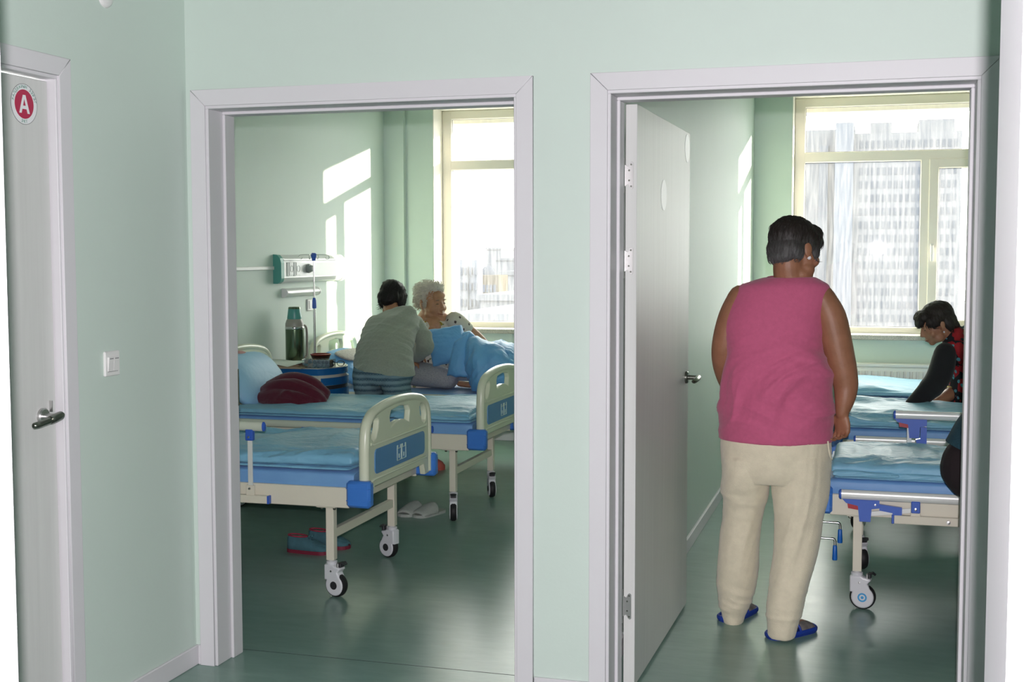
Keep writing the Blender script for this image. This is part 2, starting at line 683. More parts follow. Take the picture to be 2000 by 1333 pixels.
def window(name, a, b, mull, handle):
    root = bpy.data.objects.new(name, None)
    col.objects.link(root)
    struct(root)
    yf, yb = 5.935, 6.0
    # white plastered reveals
    g = G()
    g.box(a, a + .006, YB + .001, 6.05, ZS, ZH)
    g.box(b - .006, b, YB + .001, 6.05, ZS, ZH)
    g.box(a, b, YB + .001, 6.05, ZH - .006, ZH)
    g.build('reveal', 'reveal_white', root)
    sill = G().box(a - .03, b + .03, YB - .05, yf + .02, ZS - .022, ZS + .014, .004).build('sill', 'granite', root)
    fw = .088
    ta, tb = 2.232, 2.312                              # transom
    zl, zt = ZS + .062, 2.655                          # glass edges
    g = G()
    g.box(a + .006, a + fw, yf, yb, ZS + .01, ZH - .006, .006)
    g.box(b - fw, b - .006, yf, yb, ZS + .01, ZH - .006, .006)
    g.box(a + fw - .01, b - fw + .01, yf, yb, ZS + .01, zl, .006)
    g.box(a + fw - .01, b - fw + .01, yf, yb, zt, ZH - .006, .006)
    g.box(a + fw - .01, b - fw + .01, yf, yb, ta, tb, .006)
    g.box(mull, mull + .075, yf, yb, zl - .01, ta + .01, .006)
    g.build('window_frame', 'upvc', root)
    # opening sash right of the mullion
    s0, s1, z0, z1 = mull + .062, b - fw + .012, zl - .012, ta + .012
    sash = bpy.data.objects.new('sash', None)
    col.objects.link(sash)
    sash.parent = root
    g = G()
    w = .072
    g.box(s0, s0 + w, yf - .012, yb - .01, z0, z1, .006)
    g.box(s1 - w, s1, yf - .012, yb - .01, z0, z1, .006)
    g.box(s0 + w - .01, s1 - w + .01, yf - .012, yb - .01, z0, z0 + w, .006)
    g.box(s0 + w - .01, s1 - w + .01, yf - .012, yb - .01, z1 - w, z1, .006)
    g.build('sash_frame', 'upvc', sash)
    hx = s0 + w * .42
    hg = G().box(hx - .013, hx + .013, yf - .02, yf - .012, 1.535, 1.605, .004)
    hg.box(hx - .009, hx + .009, yf - .05, yf - .018, 1.575, 1.593, .004)
    hg.box(hx - .009, hx + .009, yf - .055, yf - .042, 1.470, 1.593, .005)
    hg.build('window_handle', 'plastic_white', sash)
    # panes with dark gaskets
    panes = ((a + fw - .004, b - fw + .004, tb - .004, zt + .004, root, yf + .03),
             (a + fw - .004, mull + .004, zl - .004, ta + .004, root, yf + .03),
             (s0 + w - .004, s1 - w + .004, z0 + w - .004, z1 - w + .004, sash, yf + .02))
    for (x0, x1, z0_, z1_, par, yy) in panes:
        pn = G().box(x0, x1, yy, yy + .004, z0_, z1_).build('pane', 'window_glass', par)
        e = .0065
        g = G()
        for q in ((x0, x0 + e, z0_, z1_), (x1 - e, x1, z0_, z1_), (x0, x1, z0_, z0_ + e), (x0, x1, z1_ - e, z1_)):
            g.box(q[0], q[1], yy - .004, yy - .0005, q[2], q[3])
        g.build('gasket', 'gasket', par)
    # outside head of the opening
    G().box(a - .3, b + .3, 6.06, 6.30, 2.63, CEIL).build('outer_head', 'reveal_white', root)
    return root


window('window_1', WIN[0][0], WIN[0][1], -0.150, 1)
window('window_2', WIN[1][0], WIN[1][1], 2.700, 1)


# ------------------------------------------------------------------ closed door in the corridor's left wall
mdl = Matrix(((0, 1, 0, XCL), (1, 0, 0, 0), (0, 0, 1, 0), (0, 0, 0, 1)))   # local x -> world y, local y -> world x
# local frame: x along +y of the place, y pointing out of the wall towards +x is negative local y
mdl = Matrix(((0, -1, 0, XCL), (1, 0, 0, 0), (0, 0, 1, 0), (0, 0, 0, 1)))
door_trim('trim_6', DY0 - CW, DY1 + CW, HD + .01, mdl)

d1 = bpy.data.objects.new('door_1', None)
col.objects.link(d1)
struct(d1)
d1.matrix_world = mdl                       # local: x along the wall, y into the wall, z up
G().box(DY0 + .014, DY1 - .014, .018, .058, .008, HD - CW - .008, .002).build('leaf', 'door_white', d1)
lv = bpy.data.objects.new('door_handle', None)
col.objects.link(lv)
lv.parent = d1
lv.location = (-.838, .018, 1.035)
g = G()
g.lathe([(0, -.012), (.022, -.012), (.026, -.008), (.026, 0)], 24, axis='y')
g.tube([(0, -.01, 0), (0, -.052, 0)], .010, 12)
g.build('rose', 'steel', lv, True)
g = G()
g.tube([(.016, -.054, .004), (.012, -.056, .003), (-.03, -.056, -.004), (-.036, -.056, -.005)],
       [(.0125, .0125), (.0135, .0135), (.0135, .0135), (.0125, .0125)], 14)
g.tube([(-.034, -.056, -.005), (-.09, -.054, -.012), (-.108, -.053, -.013), (-.112, -.053, -.013)],
       [(.0095, .0105), (.0095, .0105), (.009, .0095), (.005, .006)], 12)
g.build('lever', 'gun_metal', lv, True)
G().lathe([(0, 0), (.005, 0), (.005, -.002), (0, -.002)], 12, axis='x', origin=(.030, -.054, .0045)
          ).build('key_cylinder', 'brass', lv)
G().box(.034, .036, -.012, -.001, .010, .045).build('latch_plate', 'steel', lv)

# round sticker with the red letter badge
mat('sticker_white', rgb(228, 230, 231), 0.4, spec=0.45)
mat('sticker_red', rgb(176, 28, 72), 0.35)
mat('print_green', rgb(70, 140, 120), 0.5)
mat('print_dark', rgb(70, 70, 74), 0.5)
stk = thing('door_sticker', 'round white sticker with a red disc and letter A on the closed door', 'sticker')
stk.matrix_world = mdl @ Matrix.Translation((-.882, .018, 1.973)) @ Matrix(((1, 0, 0, 0), (0, 0, -1, 0), (0, 1, 0, 0), (0, 0, 0, 1)))
RS = .060
link('backing', plate([circle(0, 0, RS, 48)], .0008), 'sticker_white', stk)
me = plate([circle(0, 0, RS, 48), circle(0, 0, RS - .0012, 48)], .0012)
link('rim_line', me, 'print_dark', stk)
link('red_disc', xform(plate([circle(0, 0, .043, 48)], .0004), Matrix.Translation((0, 0, .0008))), 'sticker_red', stk)
A_out = [(-.024, -.027), (-.006, .027), (.006, .027), (.024, -.027), (.0135, -.027), (.0095, -.0145), (-.0095, -.0145), (-.0135, -.027)]
A_hole = [(-.0062, -.0045), (.0062, -.0045), (0, .0155)]
link('letter', xform(plate([A_out, A_hole], .0004), Matrix.Translation((0, 0, .0013))), 'sticker_white', stk)
ms = []
tx = 'ХАЛДВАРЫН ЗЭРЭГ'
for i, ch in enumerate(tx):
    if ch == ' ':
        continue
    a = math.radians(78 - 156 * i / (len(tx) - 1))
    me = text_mesh(ch, .0125, .0002)
    if len(me.vertices):
        ms.append(xform(me, Matrix.Rotation(-math.radians(90) + math.radians(90) + a, 4, 'Z') @ Matrix.Translation((0, .0512, .0009))))
for i, ch in enumerate('ЗЭРЭГ'[:0] + 'ЭКГ'):
    a = math.radians(-12 + 12 * i)
    me = text_mesh(ch, .0125, .0002)
    if len(me.vertices):
        ms.append(xform(me, Matrix.Rotation(a, 4, 'Z') @ Matrix.Translation((0, -.0512, .0009))))
link('lettering', join(ms[:-3]), 'print_green', stk)
link('lettering', join(ms[-3:]), 'print_green', stk)

# light switch on the corridor's left wall
sw = thing('light_switch', 'white double rocker light switch beside the left doorway', 'light switch')
sw.matrix_world = mdl @ Matrix.Translation((-.506, 0, 1.17))
G().box(-.041, .041, -.010, 0, -.041, .041, .003).build('plate', 'plastic_white', sw)
for s in (-1, 1):
    g = G()
    x0, x1 = (s * .0145) - .0135, (s * .0145) + .0135
    g.prism([(-.010, -.024), (-.0125, -.024), (-.017, .022), (-.010, .022)], 0, x0, x1)
    g.build('rocker', 'plastic_white', sw)
    G().box(x0 + .003, x1 - .003, -.0168, -.0163, .016, .018).build('marking', 'print_dark', sw)
G().lathe([(0, -.0175), (.002, -.0165), (.002, -.012)], 10, axis='y', origin=(0, 0, .004)).build('indicator', 'plastic_white', sw)
G().box(-.028, .028, -.0106, -.0098, -.0265, -.0255).build('seam', 'print_dark', sw)

# round cover plate high on the same wall
rp_ = tag(G().lathe([(0, -.012), (.030, -.011), (.037, -.006), (.039, 0)], 32, axis='y').build('wall_cap', 'plastic_white', None, True),
          'round white cover cap high on the corridor wall', 'cover cap')
rp_.matrix_world = mdl @ Matrix.Translation((-.487, 0, 2.365))

# ------------------------------------------------------------------ open door of the right room
d2 = bpy.data.objects.new('door_2', None)
col.objects.link(d2)
struct(d2)
d2.location = (1.5625, .168, 0)
ANG = math.atan2(1.624 - 1.602, 1.267 - .168)
d2.rotation_euler = (0, 0, -ANG)
LWD = 1.10
G().box(0, .040, 0, LWD, .012, 2.036, .0015).build('leaf', 'door_white', d2)
for zc, bright in ((1.795, 0), (1.503, 0), (.297, 0)):
    h = bpy.data.objects.new('hinge', None)
    col.objects.link(h)
    h.parent = d2
    h.location = (0, 0, zc)
    ol = [(-.004, -.038), (.010, -.030), (.016, -.043), (.022, -.047), (.0275, -.043), (.0275, .043), (.022, .047), (.016, .043), (.010, .030), (-.004, .038)]
    me = xform(plate([ol], .0018, .0004, 1), Matrix(((1, 0, 0, 0), (0, 0, 1, -.0012), (0, 1, 0, 0), (0, 0, 0, 1))))
    link('hinge_leaf', me, 'steel', h)
    g = G()
    g.tube([(-.006, -.004, -.06), (-.006, -.004, .06)], .0048, 10)
    g.build('knuckle', 'steel', h, True)
    for sx, sz in ((.020, .037), (.013, .017), (.013, -.017), (.020, -.037)):
        G().lathe([(0, -.0034), (.002, -.0032), (.0032, -.0022)], 10, axis='y', origin=(sx, 0, sz)).build('screw', 'gun_metal', h)
hd = bpy.data.objects.new('door_handle', None)
col.objects.link(hd)
hd.parent = d2
hd.location = (.040, LWD - .065, 1.005)
g = G()
g.lathe([(0, .012), (.022, .012), (.026, .008), (.026, 0)], 24, axis='x')
g.tube([(.01, 0, 0), (.052, 0, 0)], .0095, 12)
g.build('rose', 'gun_metal', hd, True)
g = G()
g.tube([(.052, .012, 0), (.054, .004, 0), (.055, -.05, -.003), (.053, -.105, -.006), (.048, -.112, -.006)],
       [(.009, .010), (.0115, .0125), (.0105, .0115), (.009, .0095), (.006, .006)], 12)
g.build('lever', 'gun_metal', hd, True)
for nm, yy, zz, lab in (('round_sticker', .50, 1.75, 'round white sticker at eye height on the open door'),
                        ('round_sticker', 1.03, 1.968, 'round white sticker near the top corner of the open door')):
    s = link(nm, xform(plate([circle(0, 0, .058, 40)], .001), Matrix(((0, 0, 1, 0), (1, 0, 0, 0), (0, 1, 0, 0), (0, 0, 0, 1)))), 'sticker_white')
    tag(s, lab, 'sticker')
    s.matrix_world = Matrix.Translation((1.5625, .168, 0)) @ Matrix.Rotation(-ANG, 4, 'Z') @ Matrix.Translation((.0405, yy, zz))
# ------------------------------------------------------------------ outside: snowy city, colours darkened in place of haze to show against the sky
mat('snow', rgb(80, 83, 89), 0.8, var=0.08, vscale=0.03, spec=0.0)  # snow darkened to grey too, so the bright sky doesn't wash it out
mat('facade_pale_dimmed', rgb(84, 87, 93), 0.8, var=0.03, vscale=0.05, spec=0.0)
mat('facade_cream_dimmed', rgb(70, 66, 59), 0.8, var=0.03, vscale=0.05, spec=0.0)
mat('facade_blue_dimmed', rgb(80, 85, 94), 0.8, var=0.05, vscale=0.05, spec=0.0)
mat('far_window_dimmed', rgb(64, 69, 78), 0.5, spec=0.0)
mat('dome_glass_dimmed', rgb(56, 60, 68), 0.4, spec=0.0)
tag(G().box(-500, 500, 20, 900, -31, -30).build('snowy_ground', 'snow'), 'snow covered ground far below the windows', 'ground', kind='structure')


def far_box(g, u0, u1, v_top, Y, depth, zb=-30.0):
    a, b = at(u0, v_top, Y), at(u1, v_top, Y)
    g.box(a.x, b.x, Y, Y + depth, zb, max(a.z, b.z))
    return a, b


# tall apartment tower behind the right window
Y = 300.0
tw = thing('apartment_tower', 'pale high-rise tower with rows of windows seen through the right window', 'building', (at(1760, 400, Y).x, Y, -30))


def loc(g):
    g.v = [(p[0] - tw.location.x, p[1] - tw.location.y, p[2] - tw.location.z) for p in g.v]
    return g


g = G()
far_box(g, 1632, 1880, 262, Y, 30)
loc(g).build('tower_block', 'facade_pale_dimmed', tw)
g = G()
far_box(g, 1632, 1668, 240, Y - 2, 20)
loc(g).build('tower_shaft', 'facade_blue_dimmed', tw)
g = G()
far_box(g, 1700, 1742, 240, Y + 4, 16)
far_box(g, 1795, 1865, 234, Y + 4, 16)
loc(g).build('tower_crown', 'facade_pale_dimmed', tw)
g = G()
far_box(g, 1568, 1632, 255, Y + 10, 24)
loc(g).build('tower_wing', 'facade_pale_dimmed', tw)
g = G()
far_box(g, 1600, 1618, 285, Y + 9, 24)
loc(g).build('tower_rib', 'facade_blue_dimmed', tw)
a0 = at(1682, 300, Y)
dx = at(1693.3, 300, Y).x - a0.x
dz = 25.0 * 3.1 / 25.0
wme = G().box(-.36, .36, -.12, .25, -.85, .85).mesh('far_window_dimmed')
wme.materials.append(MATS['far_window_dimmed'])
for r in range(16):
    for c in range(17):
        o = bpy.data.objects.new('window', wme)
        col.objects.link(o)
        o.parent = tw
        o.location = (a0.x + c * dx - tw.location.x, 0, a0.z + 2.0 - r * dz - tw.location.z)

# roofs and domed hall behind the left window
Y = 160.0
b = thing('tower_block', 'grey stepped apartment block left of the domed hall, seen through the left window', 'building', (at(916, 600, Y).x, Y, -30))
g = G(); far_box(g, 898, 932, 508, Y, 2.5)
g.v = [(p[0] - b.location.x, p[1] - b.location.y, p[2] - b.location.z) for p in g.v]
g.build('wall', 'facade_blue_dimmed', b)
g = G(); far_box(g, 900, 914, 520, Y - .4, 2)
g.v = [(p[0] - b.location.x, p[1] - b.location.y, p[2] - b.location.z) for p in g.v]
g.build('bay', 'facade_pale_dimmed', b)
for v in (530, 560, 592):
    for u in (902, 909, 919, 927):
        p = at(u, v, Y - .5)
        o = G().box(-.16, .16, -.1, .3, -.5, .5).build('window', 'far_window_dimmed', b)
        o.location = (p.x - b.location.x, p.y - b.location.y, p.z - b.location.z)
Y = 220.0
b = thing('domed_hall', 'low cream building with a glass dome on its roof', 'building', (at(955, 600, Y).x, Y, -30))
g = G(); far_box(g, 938, 974, 538, Y, 6)
g.v = [(p[0] - b.location.x, p[1] - b.location.y, p[2] - b.location.z) for p in g.v]
g.build('wall', 'facade_cream_dimmed', b)
p = at(953, 538, Y + 4)
rr = (at(967, 538, Y + 4) - at(939, 538, Y + 4)).length / 2
prof = [(rr * math.cos(t), rr * 1.25 * math.sin(t)) for t in np.linspace(0, math.pi / 2, 9)]
o = G().lathe(prof, 20).build('dome', 'dome_glass_dimmed', b, True)
o.location = (p.x - b.location.x, p.y - b.location.y, p.z - b.location.z)
for u in (945, 952, 959, 966):
    p = at(u, 564, Y - .1)
    o = G().box(-.25, .25, -.1, .3, -.7, .7).build('window', 'far_window_dimmed', b)
    o.location = (p.x - b.location.x, p.y - b.location.y, p.z - b.location.z)
for nm, lab, u0, u1, vt, Yd, m in (('warehouse', 'wide pale warehouse to the right of the domed hall', 976, 1080, 530, 240, 'facade_pale_dimmed'),
                                   ('far_block', 'faint far apartment block on the skyline behind the dome', 950, 978, 484, 470, 'facade_pale_dimmed'),
                                   ('far_block', 'faint wide far block on the skyline above the warehouse', 968, 1060, 505, 430, 'facade_pale_dimmed'),
                                   ('low_roof', 'snow covered low roof below the domed hall', 936, 1080, 575, 150, 'snow'),
                                   ('low_roof', 'snow covered nearest roof at the bottom of the left window', 880, 1090, 612, 100, 'snow')):
    a, c = at(u0, vt, Yd), at(u1, vt, Yd)
    root = thing(nm, lab, 'building', ((a.x + c.x) / 2, Yd, -30))
    G().box(a.x - root.location.x, c.x - root.location.x, 0, 20, 0, a.z + 30 - .8).build('wall', m, root)
    G().box(a.x - root.location.x - .3, c.x - root.location.x + .3, -.4, 20.4, a.z + 30 - .8, a.z + 30).build('roof', 'snow', root)
# ------------------------------------------------------------------ hospital beds
mat('bed_cream', rgb(222, 218, 200), 0.35, var=0.02, vscale=8)
mat('abs_cream', rgb(214, 220, 196), 0.30, var=0.015, vscale=6)
mat('abs_blue', rgb(82, 136, 188), 0.35)
mat('bumper_blue', rgb(66, 126, 210), 0.28)
mat('clip_blue', rgb(54, 96, 190), 0.33)
mat('clip_red', rgb(168, 20, 34), 0.35)
mat('emblem_white', rgb(196, 216, 206), 0.4)
mat('rail_alu', rgb(222, 226, 222), 0.28, metal=0.1)
mat('rail_cream', rgb(200, 208, 192), 0.3)
mat('caster_white', rgb(218, 220, 224), 0.28)
mat('crank_blue', rgb(20, 100, 190), 0.35)
mat('logo_blue', rgb(70, 160, 215), 0.4)


def cloth_mat(name, c1, c2, rough=0.52, bump=1.0, sheen=0.08):
    m = mat(name, c1, rough, var=0.001, vscale=3.0, color2=c2, bump=bump, bscale=14, bstretch=(1.0, 1.6, 1.0), sheen=sheen, detail=3)
    return m


cloth_mat('quilt_blue', rgb(118, 176, 206), rgb(132, 188, 214))
cloth_mat('sheet_blue', rgb(108, 156, 208), rgb(120, 168, 216), bump=0.3)
cloth_mat('quilt_deep', rgb(96, 160, 214), rgb(112, 176, 224))
cloth_mat('pillow_blue', rgb(146, 194, 228), rgb(158, 204, 234), bump=0.25)

BL, BW = 0.875, 0.43                # half length, half width
CACHE = {}


def cached(key, fn):
    if key not in CACHE:
        CACHE[key] = fn()
    return CACHE[key]


def smooth_all(me, ang=40):
    me.polygons.foreach_set('use_smooth', [True] * len(me.polygons))
    me.set_sharp_from_angle(angle=math.radians(ang))
    return me


def part(name, key, fn, material, parent, loc=(0, 0, 0), rot=(0, 0, 0), smooth=False):
    def mk():
        me = fn()
        if isinstance(me, G):
            me = me.mesh(name)
        me.materials.append(MATS[material])
        if smooth:
            smooth_all(me)
        return me
    o = bpy.data.objects.new(name, cached(key, mk))
    col.objects.link(o)
    o.parent = parent
    o.location = loc
    o.rotation_euler = rot
    return o


def board_path(dz):
    half = [(-.395, .45), (-.397, .60), (-.394, .70), (-.380, .765), (-.345, .803), (-.28, .828), (-.15, .845), (0, .851)]
    pts = half + [(-y, z) for (y, z) in half[-2::-1]]
    return [(0, y, z + (dz * max(0, (z - .45) / .4))) for (y, z) in pts]


def board_tube(dz):
    return lambda: G().tube(board_path(dz), [(.0205, .024)] * 15, 14, up=(1, 0, 0), smooth_path=4)


def board_panel(dz):
    def fn():
        def zz(z):
            return z + dz * max(0, (z - .45) / .4)
        out = [(y, z) for (_, y, z) in [(0, p[1], p[2]) for p in board_path(dz)]]
        out = [(-.395, .44)] + out + [(.395, .44), (.335, .44), (.315, .494), (-.315, .494), (-.335, .44)]
        hole = [(-.115, zz(.735)), (-.06, zz(.752)), (0, zz(.757)), (.06, zz(.752)), (.115, zz(.735)),
                (.128, zz(.785)), (.11, zz(.812)), (0, zz(.822)), (-.11, zz(.812)), (-.128, zz(.785))]
        def slot(s):
            p = [(.322, .700), (.345, .712), (.352, .74), (.340, .775), (.31, .795), (.275, .800), (.262, .785), (.270, .75), (.295, .712)]
            q = [(s * y, zz(z)) for y, z in p]
            return q if s > 0 else q[::-1]
        me = plate([out, hole, slot(1), slot(-1)], .030, .006, 2)
        return xform(me, Matrix(((0, 0, 1, 0), (1, 0, 0, 0), (0, 1, 0, 0), (0, 0, 0, 1))))
    return fn


def x_plate(ol, t, b=.002):
    return xform(plate(ol, t, b, 1), Matrix(((0, 0, 1, 0), (1, 0, 0, 0), (0, 1, 0, 0), (0, 0, 0, 1))))


def board(root, name, x, face, dz=0.0):
    """footboard or headboard; face = +1 when the outside looks towards +x"""
    e = bpy.data.objects.new(name, None)
    col.objects.link(e)
    e.parent = root
    e.location = (x, 0, 0)
    e.rotation_euler = (0, 0, 0 if face > 0 else math.pi)
    part('tube', ('btube', dz), board_tube(dz), 'abs_cream', e, smooth=True)
    part('panel', ('bpanel', dz), board_panel(dz), 'abs_cream', e, smooth=True)
    part('ridge', ('bridge',), lambda: G().tube([(.012, -.355, .690), (.016, -.33, .684), (.016, .33, .684), (.012, .355, .690)], .0075, 8), 'abs_cream', e, smooth=True)
    part('ridge', ('bridge2',), lambda: G().tube([(.013, -.36, .520), (.016, -.33, .529), (.016, .33, .529), (.013, .36, .520)], .0065, 8), 'abs_cream', e, smooth=True)
    part('inlay', ('binlay',), lambda: x_plate([rrect(-.318, .318, .550, .662, .026)], .006, .002), 'abs_blue', e, (.0165, 0, 0), smooth=True)

    def emblem(s):
        w, h = .052, .072
        o = [(0, 0), (w, 0), (w, h), (w - .011, h), (w - .011, h - .014), (.011, h - .014), (.011, h), (0, h)]
        t = .0028
        i = [(t, t), (w - t, t), (w - t, h - t), (w - .011 + t, h - t), (w - .011 + t, h - .014 - t), (.011 - t, h - .014 - t), (.011 - t, h - t), (t, h - t)]
        f = [(p[0], p[1]) for p in o]
        q = [(p[0], p[1]) for p in i]
        if s < 0:
            f, q = [(-y, z) for y, z in f][::-1], [(-y, z) for y, z in q][::-1]
        return lambda: x_plate([f, q], .003, 0)
    for s in (1, -1):
        part('emblem', ('emb', s), emblem(s), 'emblem_white', e, (.0205, s * .004, .570))
        part('emblem_bar', ('embb', s), lambda: G().box(-.001, .001, -.004, .004, 0, .020, 0), 'emblem_white', e, (.0205, s * .030, .580))
    return e


def bumper_fn():
    g = G()
    g.box(-.115, 0, -.022, .030, 0, .118, .012)
    for z in (.032, .086):
        g.box(-.113, -.002, -.0224, .029, z - .002, z + .002, .001)
    return g


def caster(root, x, y, rz, style='grey'):
    e = bpy.data.objects.new('caster', None)
    col.objects.link(e)
    e.parent = root
    e.location = (x, y, 0)
    e.rotation_euler = (0, 0, rz)
    R, off = .0545, .026            # wheel radius, trail along local +x
    part('wheel', ('wheel',), lambda: G().lathe([(0, -.017), (.040, -.019), (.050, -.017), (R, -.009), (R, .009), (.050, .017), (.040, .019), (0, .017 + .002)], 32, axis='y', origin=(off, 0, R)), 'rubber_black', e, smooth=True)

    def hood():
        ol = []
        for i in range(25):
            a = math.radians(118 - 262 * i / 24)
            ol.append((off + .047 * math.cos(a), R + .047 * math.sin(a)))
        # from the rear of the wheel cover up to the stem housing and forward again
        ol += [(-.026, .070), (-.028, .082), (-.028, .140), (-.024, .146), (.020, .146), (.030, .140), (.052, .137), (.060, .130), (.056, .124), (.044, .120)]
        ol = [(p[0], p[1]) for p in ol]
        c = np.mean(np.array(ol), axis=0)
        return ol

    def hood_mesh():
        top = [(-.028, .075), (-.028, .142), (-.022, .147), (.022, .147), (.030, .141), (.055, .136), (.061, .129), (.054, .122), (.046, .112)]
        arc = []
        for i in range(22):
            a = math.radians(60 - (60 + 205) * i / 21)
            arc.append((off + .0475 * math.cos(a), R + .0475 * math.sin(a)))
        ol = top + arc[1:]
        me = plate([ol], .046, .007, 2)
        return xform(me, Matrix(((1, 0, 0, 0), (0, 0, 1, 0), (0, 1, 0, 0), (0, 0, 0, 1))))
    part('hood', ('hood',), hood_mesh, 'caster_white', e, smooth=True)
    part('collar', ('collar',), lambda: G().lathe([(0, .146), (.024, .146), (.025, .150), (.025, .158), (.021, .161), (.014, .162), (.014, .172), (0, .172)], 20), 'caster_white', e, smooth=True)
    for s in (-1, 1):
        if style == 'grey':
            part('hub', ('hub', s), lambda: G().lathe([(0, s * .0245), (.018, s * .0245), (.019, s * .022)], 24, axis='y', origin=(off, 0, R)), 'plastic_dark', e)
        else:
            part('hub', ('hubr', s), lambda: G().lathe([(.0125, s * .0238), (.0195, s * .0238), (.0195, s * .0225), (.0125, s * .0225), (.0125, s * .0238)], 24, axis='y', origin=(off, 0, R)), 'logo_blue', e)
            part('hub_dot', ('hubd', s), lambda: G().lathe([(0, s * .0238), (.0065, s * .0238), (.0065, s * .0225)], 20, axis='y', origin=(off, 0, R)), 'logo_blue', e)
        part('bolt', ('cbolt', s), lambda: G().lathe([(0, s * .0250), (.0045, s * .0248), (.0052, s * .022)], 12, axis='y', origin=(.012, 0, .118)), 'steel', e)
    g = lambda: G().box(.046, .060, -.016, .016, .136, .160, .003).tube([(.052, 0, .155), (.066, 0, .160), (.078, 0, .152)], [(.018, .005), (.019, .005), (.014, .004)], 8)
    part('brake_pedal', ('brake',), g, 'plastic_dark', e)
    part('brake_clip', ('bclip',), lambda: G().box(.040, .050, -.020, -.004, .134, .158, .003), 'steel', e)
    return e


def side_rail(root, sy, raised, x0, x1, style='cream', clip=False, dz=0.0):
    """collapsible side rail along one long side; x0 is the foot end of the tube"""
    e = bpy.data.objects.new('side_rail', None)
    col.objects.link(e)
    e.parent = root
    yo = sy * (BW + .022)
    zt = (.765 if raised else .532) + dz
    m = 'rail_cream' if style == 'cream' else 'rail_alu'
    lo, hi = min(x0, x1), max(x0, x1)
    g = G().tube([(lo, yo, zt), (hi, yo, zt)], [(.013, .0215)] * 2, 16, up=(0, 0, 1))
    g.build('tube', m, e, True)
    for xe, d in ((lo, -1), (hi, 1)):
        G().tube([(xe, yo, zt), (xe + d * .007, yo, zt), (xe + d * .011, yo, zt)], [(.0132, .0217), (.0125, .021), (.008, .015)], 16, up=(0, 0, 1)).build('end_cap', 'clip_blue', e, True)
    L = hi - lo
    sgn = 1 if x0 > x1 else -1
    posts = [x0 - sgn * d for d in (.065, .065 + (L - .13) / 2, L - .065)]
    if not raised:
        posts = [x0 - sgn * d for d in (.30, .30 + (L - .36) / 2, L - .06)]
    br_y = sy * (BW + .012)
    G().box(min(posts[0] + sgn * .085, posts[-1] - sgn * .05), max(posts[0] + sgn * .085, posts[-1] - sgn * .05), min(br_y, br_y + sy * .024), max(br_y, br_y + sy * .024), .421 + dz, .456 + dz, .002).build('lower_rail', 'bed_cream', e)
    ex = posts[0] + sgn * .085
    G().box(min(ex, ex + sgn * .010), max(ex, ex + sgn * .010), min(br_y - .001, br_y + sy * .025), max(br_y + .001, br_y + sy * .025), .420 + dz, .457 + dz, .002).build('end_cap', 'clip_blue', e)
    for px in posts:
        G().box(px - .020, px + .020, min(br_y + sy * .004, br_y + sy * .018), max(br_y + sy * .004, br_y + sy * .018), .45 + dz, .500 + dz, .002).build('bracket', 'bed_cream', e)
        bo = G().lathe([(0, sy * .012), (.005, sy * .011), (.0058, 0)], 10, axis='y', origin=(px, br_y + sy * .014, .486 + dz))
        bo.build('bolt', 'steel', e)
        (px == posts[0] and clip and raised) or G().box(px - .018, px + .018, yo - .0125, yo + .0125, zt - .064, zt - .014, .003).build('clamp', 'clip_blue', e)
        G().lathe([(0, sy * .0175), (.005, sy * .0165), (.0058, sy * .012)], 10, axis='y', origin=(px, yo, zt - .048)).build('bolt', 'steel', e)
        if raised:
            G().box(px - .011, px + .011, br_y + sy * .006, br_y + sy * .014, .49 + dz, zt - .05, .001).build('post', 'rail_alu', e) if sy > 0 else \
                G().box(px - .011, px + .011, br_y + sy * .014, br_y + sy * .006, .49 + dz, zt - .05, .001).build('post', 'rail_alu', e)
        else:
            ln = .20
            a = math.atan2(.028, ln)
            mt = Matrix.Translation((px, br_y + sy * .010, .480 + dz)) @ Matrix.Rotation(sgn * -a * -1, 4, 'Y')
            G().box(-.008 if sgn < 0 else -.008, ln if sgn > 0 else .008, -.004, .004, -.010, .010, .001, mt).build('post', 'rail_alu', e) if sgn > 0 else \
                G().box(-ln, .008, -.004, .004, -.010, .010, .001, mt).build('post', 'rail_alu', e)
    bx = posts[-1] + sgn * .04
    G().lathe([(0, sy * .010), (.008, sy * .009), (.009, 0)], 14, axis='y', origin=(posts[0] - sgn * .13, br_y + sy * .024, .438 + dz)).build('bolt', 'brass' if style == 'cream' else 'steel', e, True)
    if clip:
        # release catch under the foot end of the tube: blue body, red trigger
        x = x0 - sgn * clip
        yy0, yy1 = yo - .014, yo + .014

        def P(pts, material, name, grow=0.0):
            q = [(x + sgn * a, zt + b) for a, b in pts]
            if sgn > 0:
                q = q[::-1]
            G().prism(q, 1, yy0 - grow, yy1 + grow).build(name, material, e)
        P([(.075, -.018), (.060, -.034), (.012, -.044), (.005, -.110), (-.040, -.110), (-.044, -.055), (-.075, -.050), (-.075, -.018)], 'clip_blue', 'catch')
        P([(.055, -.036), (.052, -.056), (.008, -.062), (.002, -.046)], 'clip_red', 'trigger', -.003)
        P([(-.046, -.055), (-.075, -.055), (-.075, -.135), (-.030, -.135), (-.024, -.118), (-.046, -.112)], 'clip_blue', 'hook', .002) if raised else P([(-.075, -.034), (-.166, -.044), (-.166, -.072), (-.156, -.090), (-.138, -.093), (-.136, -.086), (-.128, -.084), (-.128, -.068), (-.075, -.060)], 'clip_blue', 'hook', -.004)
        G().lathe([(0, sy * .0165), (.0045, sy * .0160), (.005, sy * .013)], 10, axis='y', origin=(x - sgn * .058, yo, zt - .036)).build('bolt', 'steel', e)
    return e


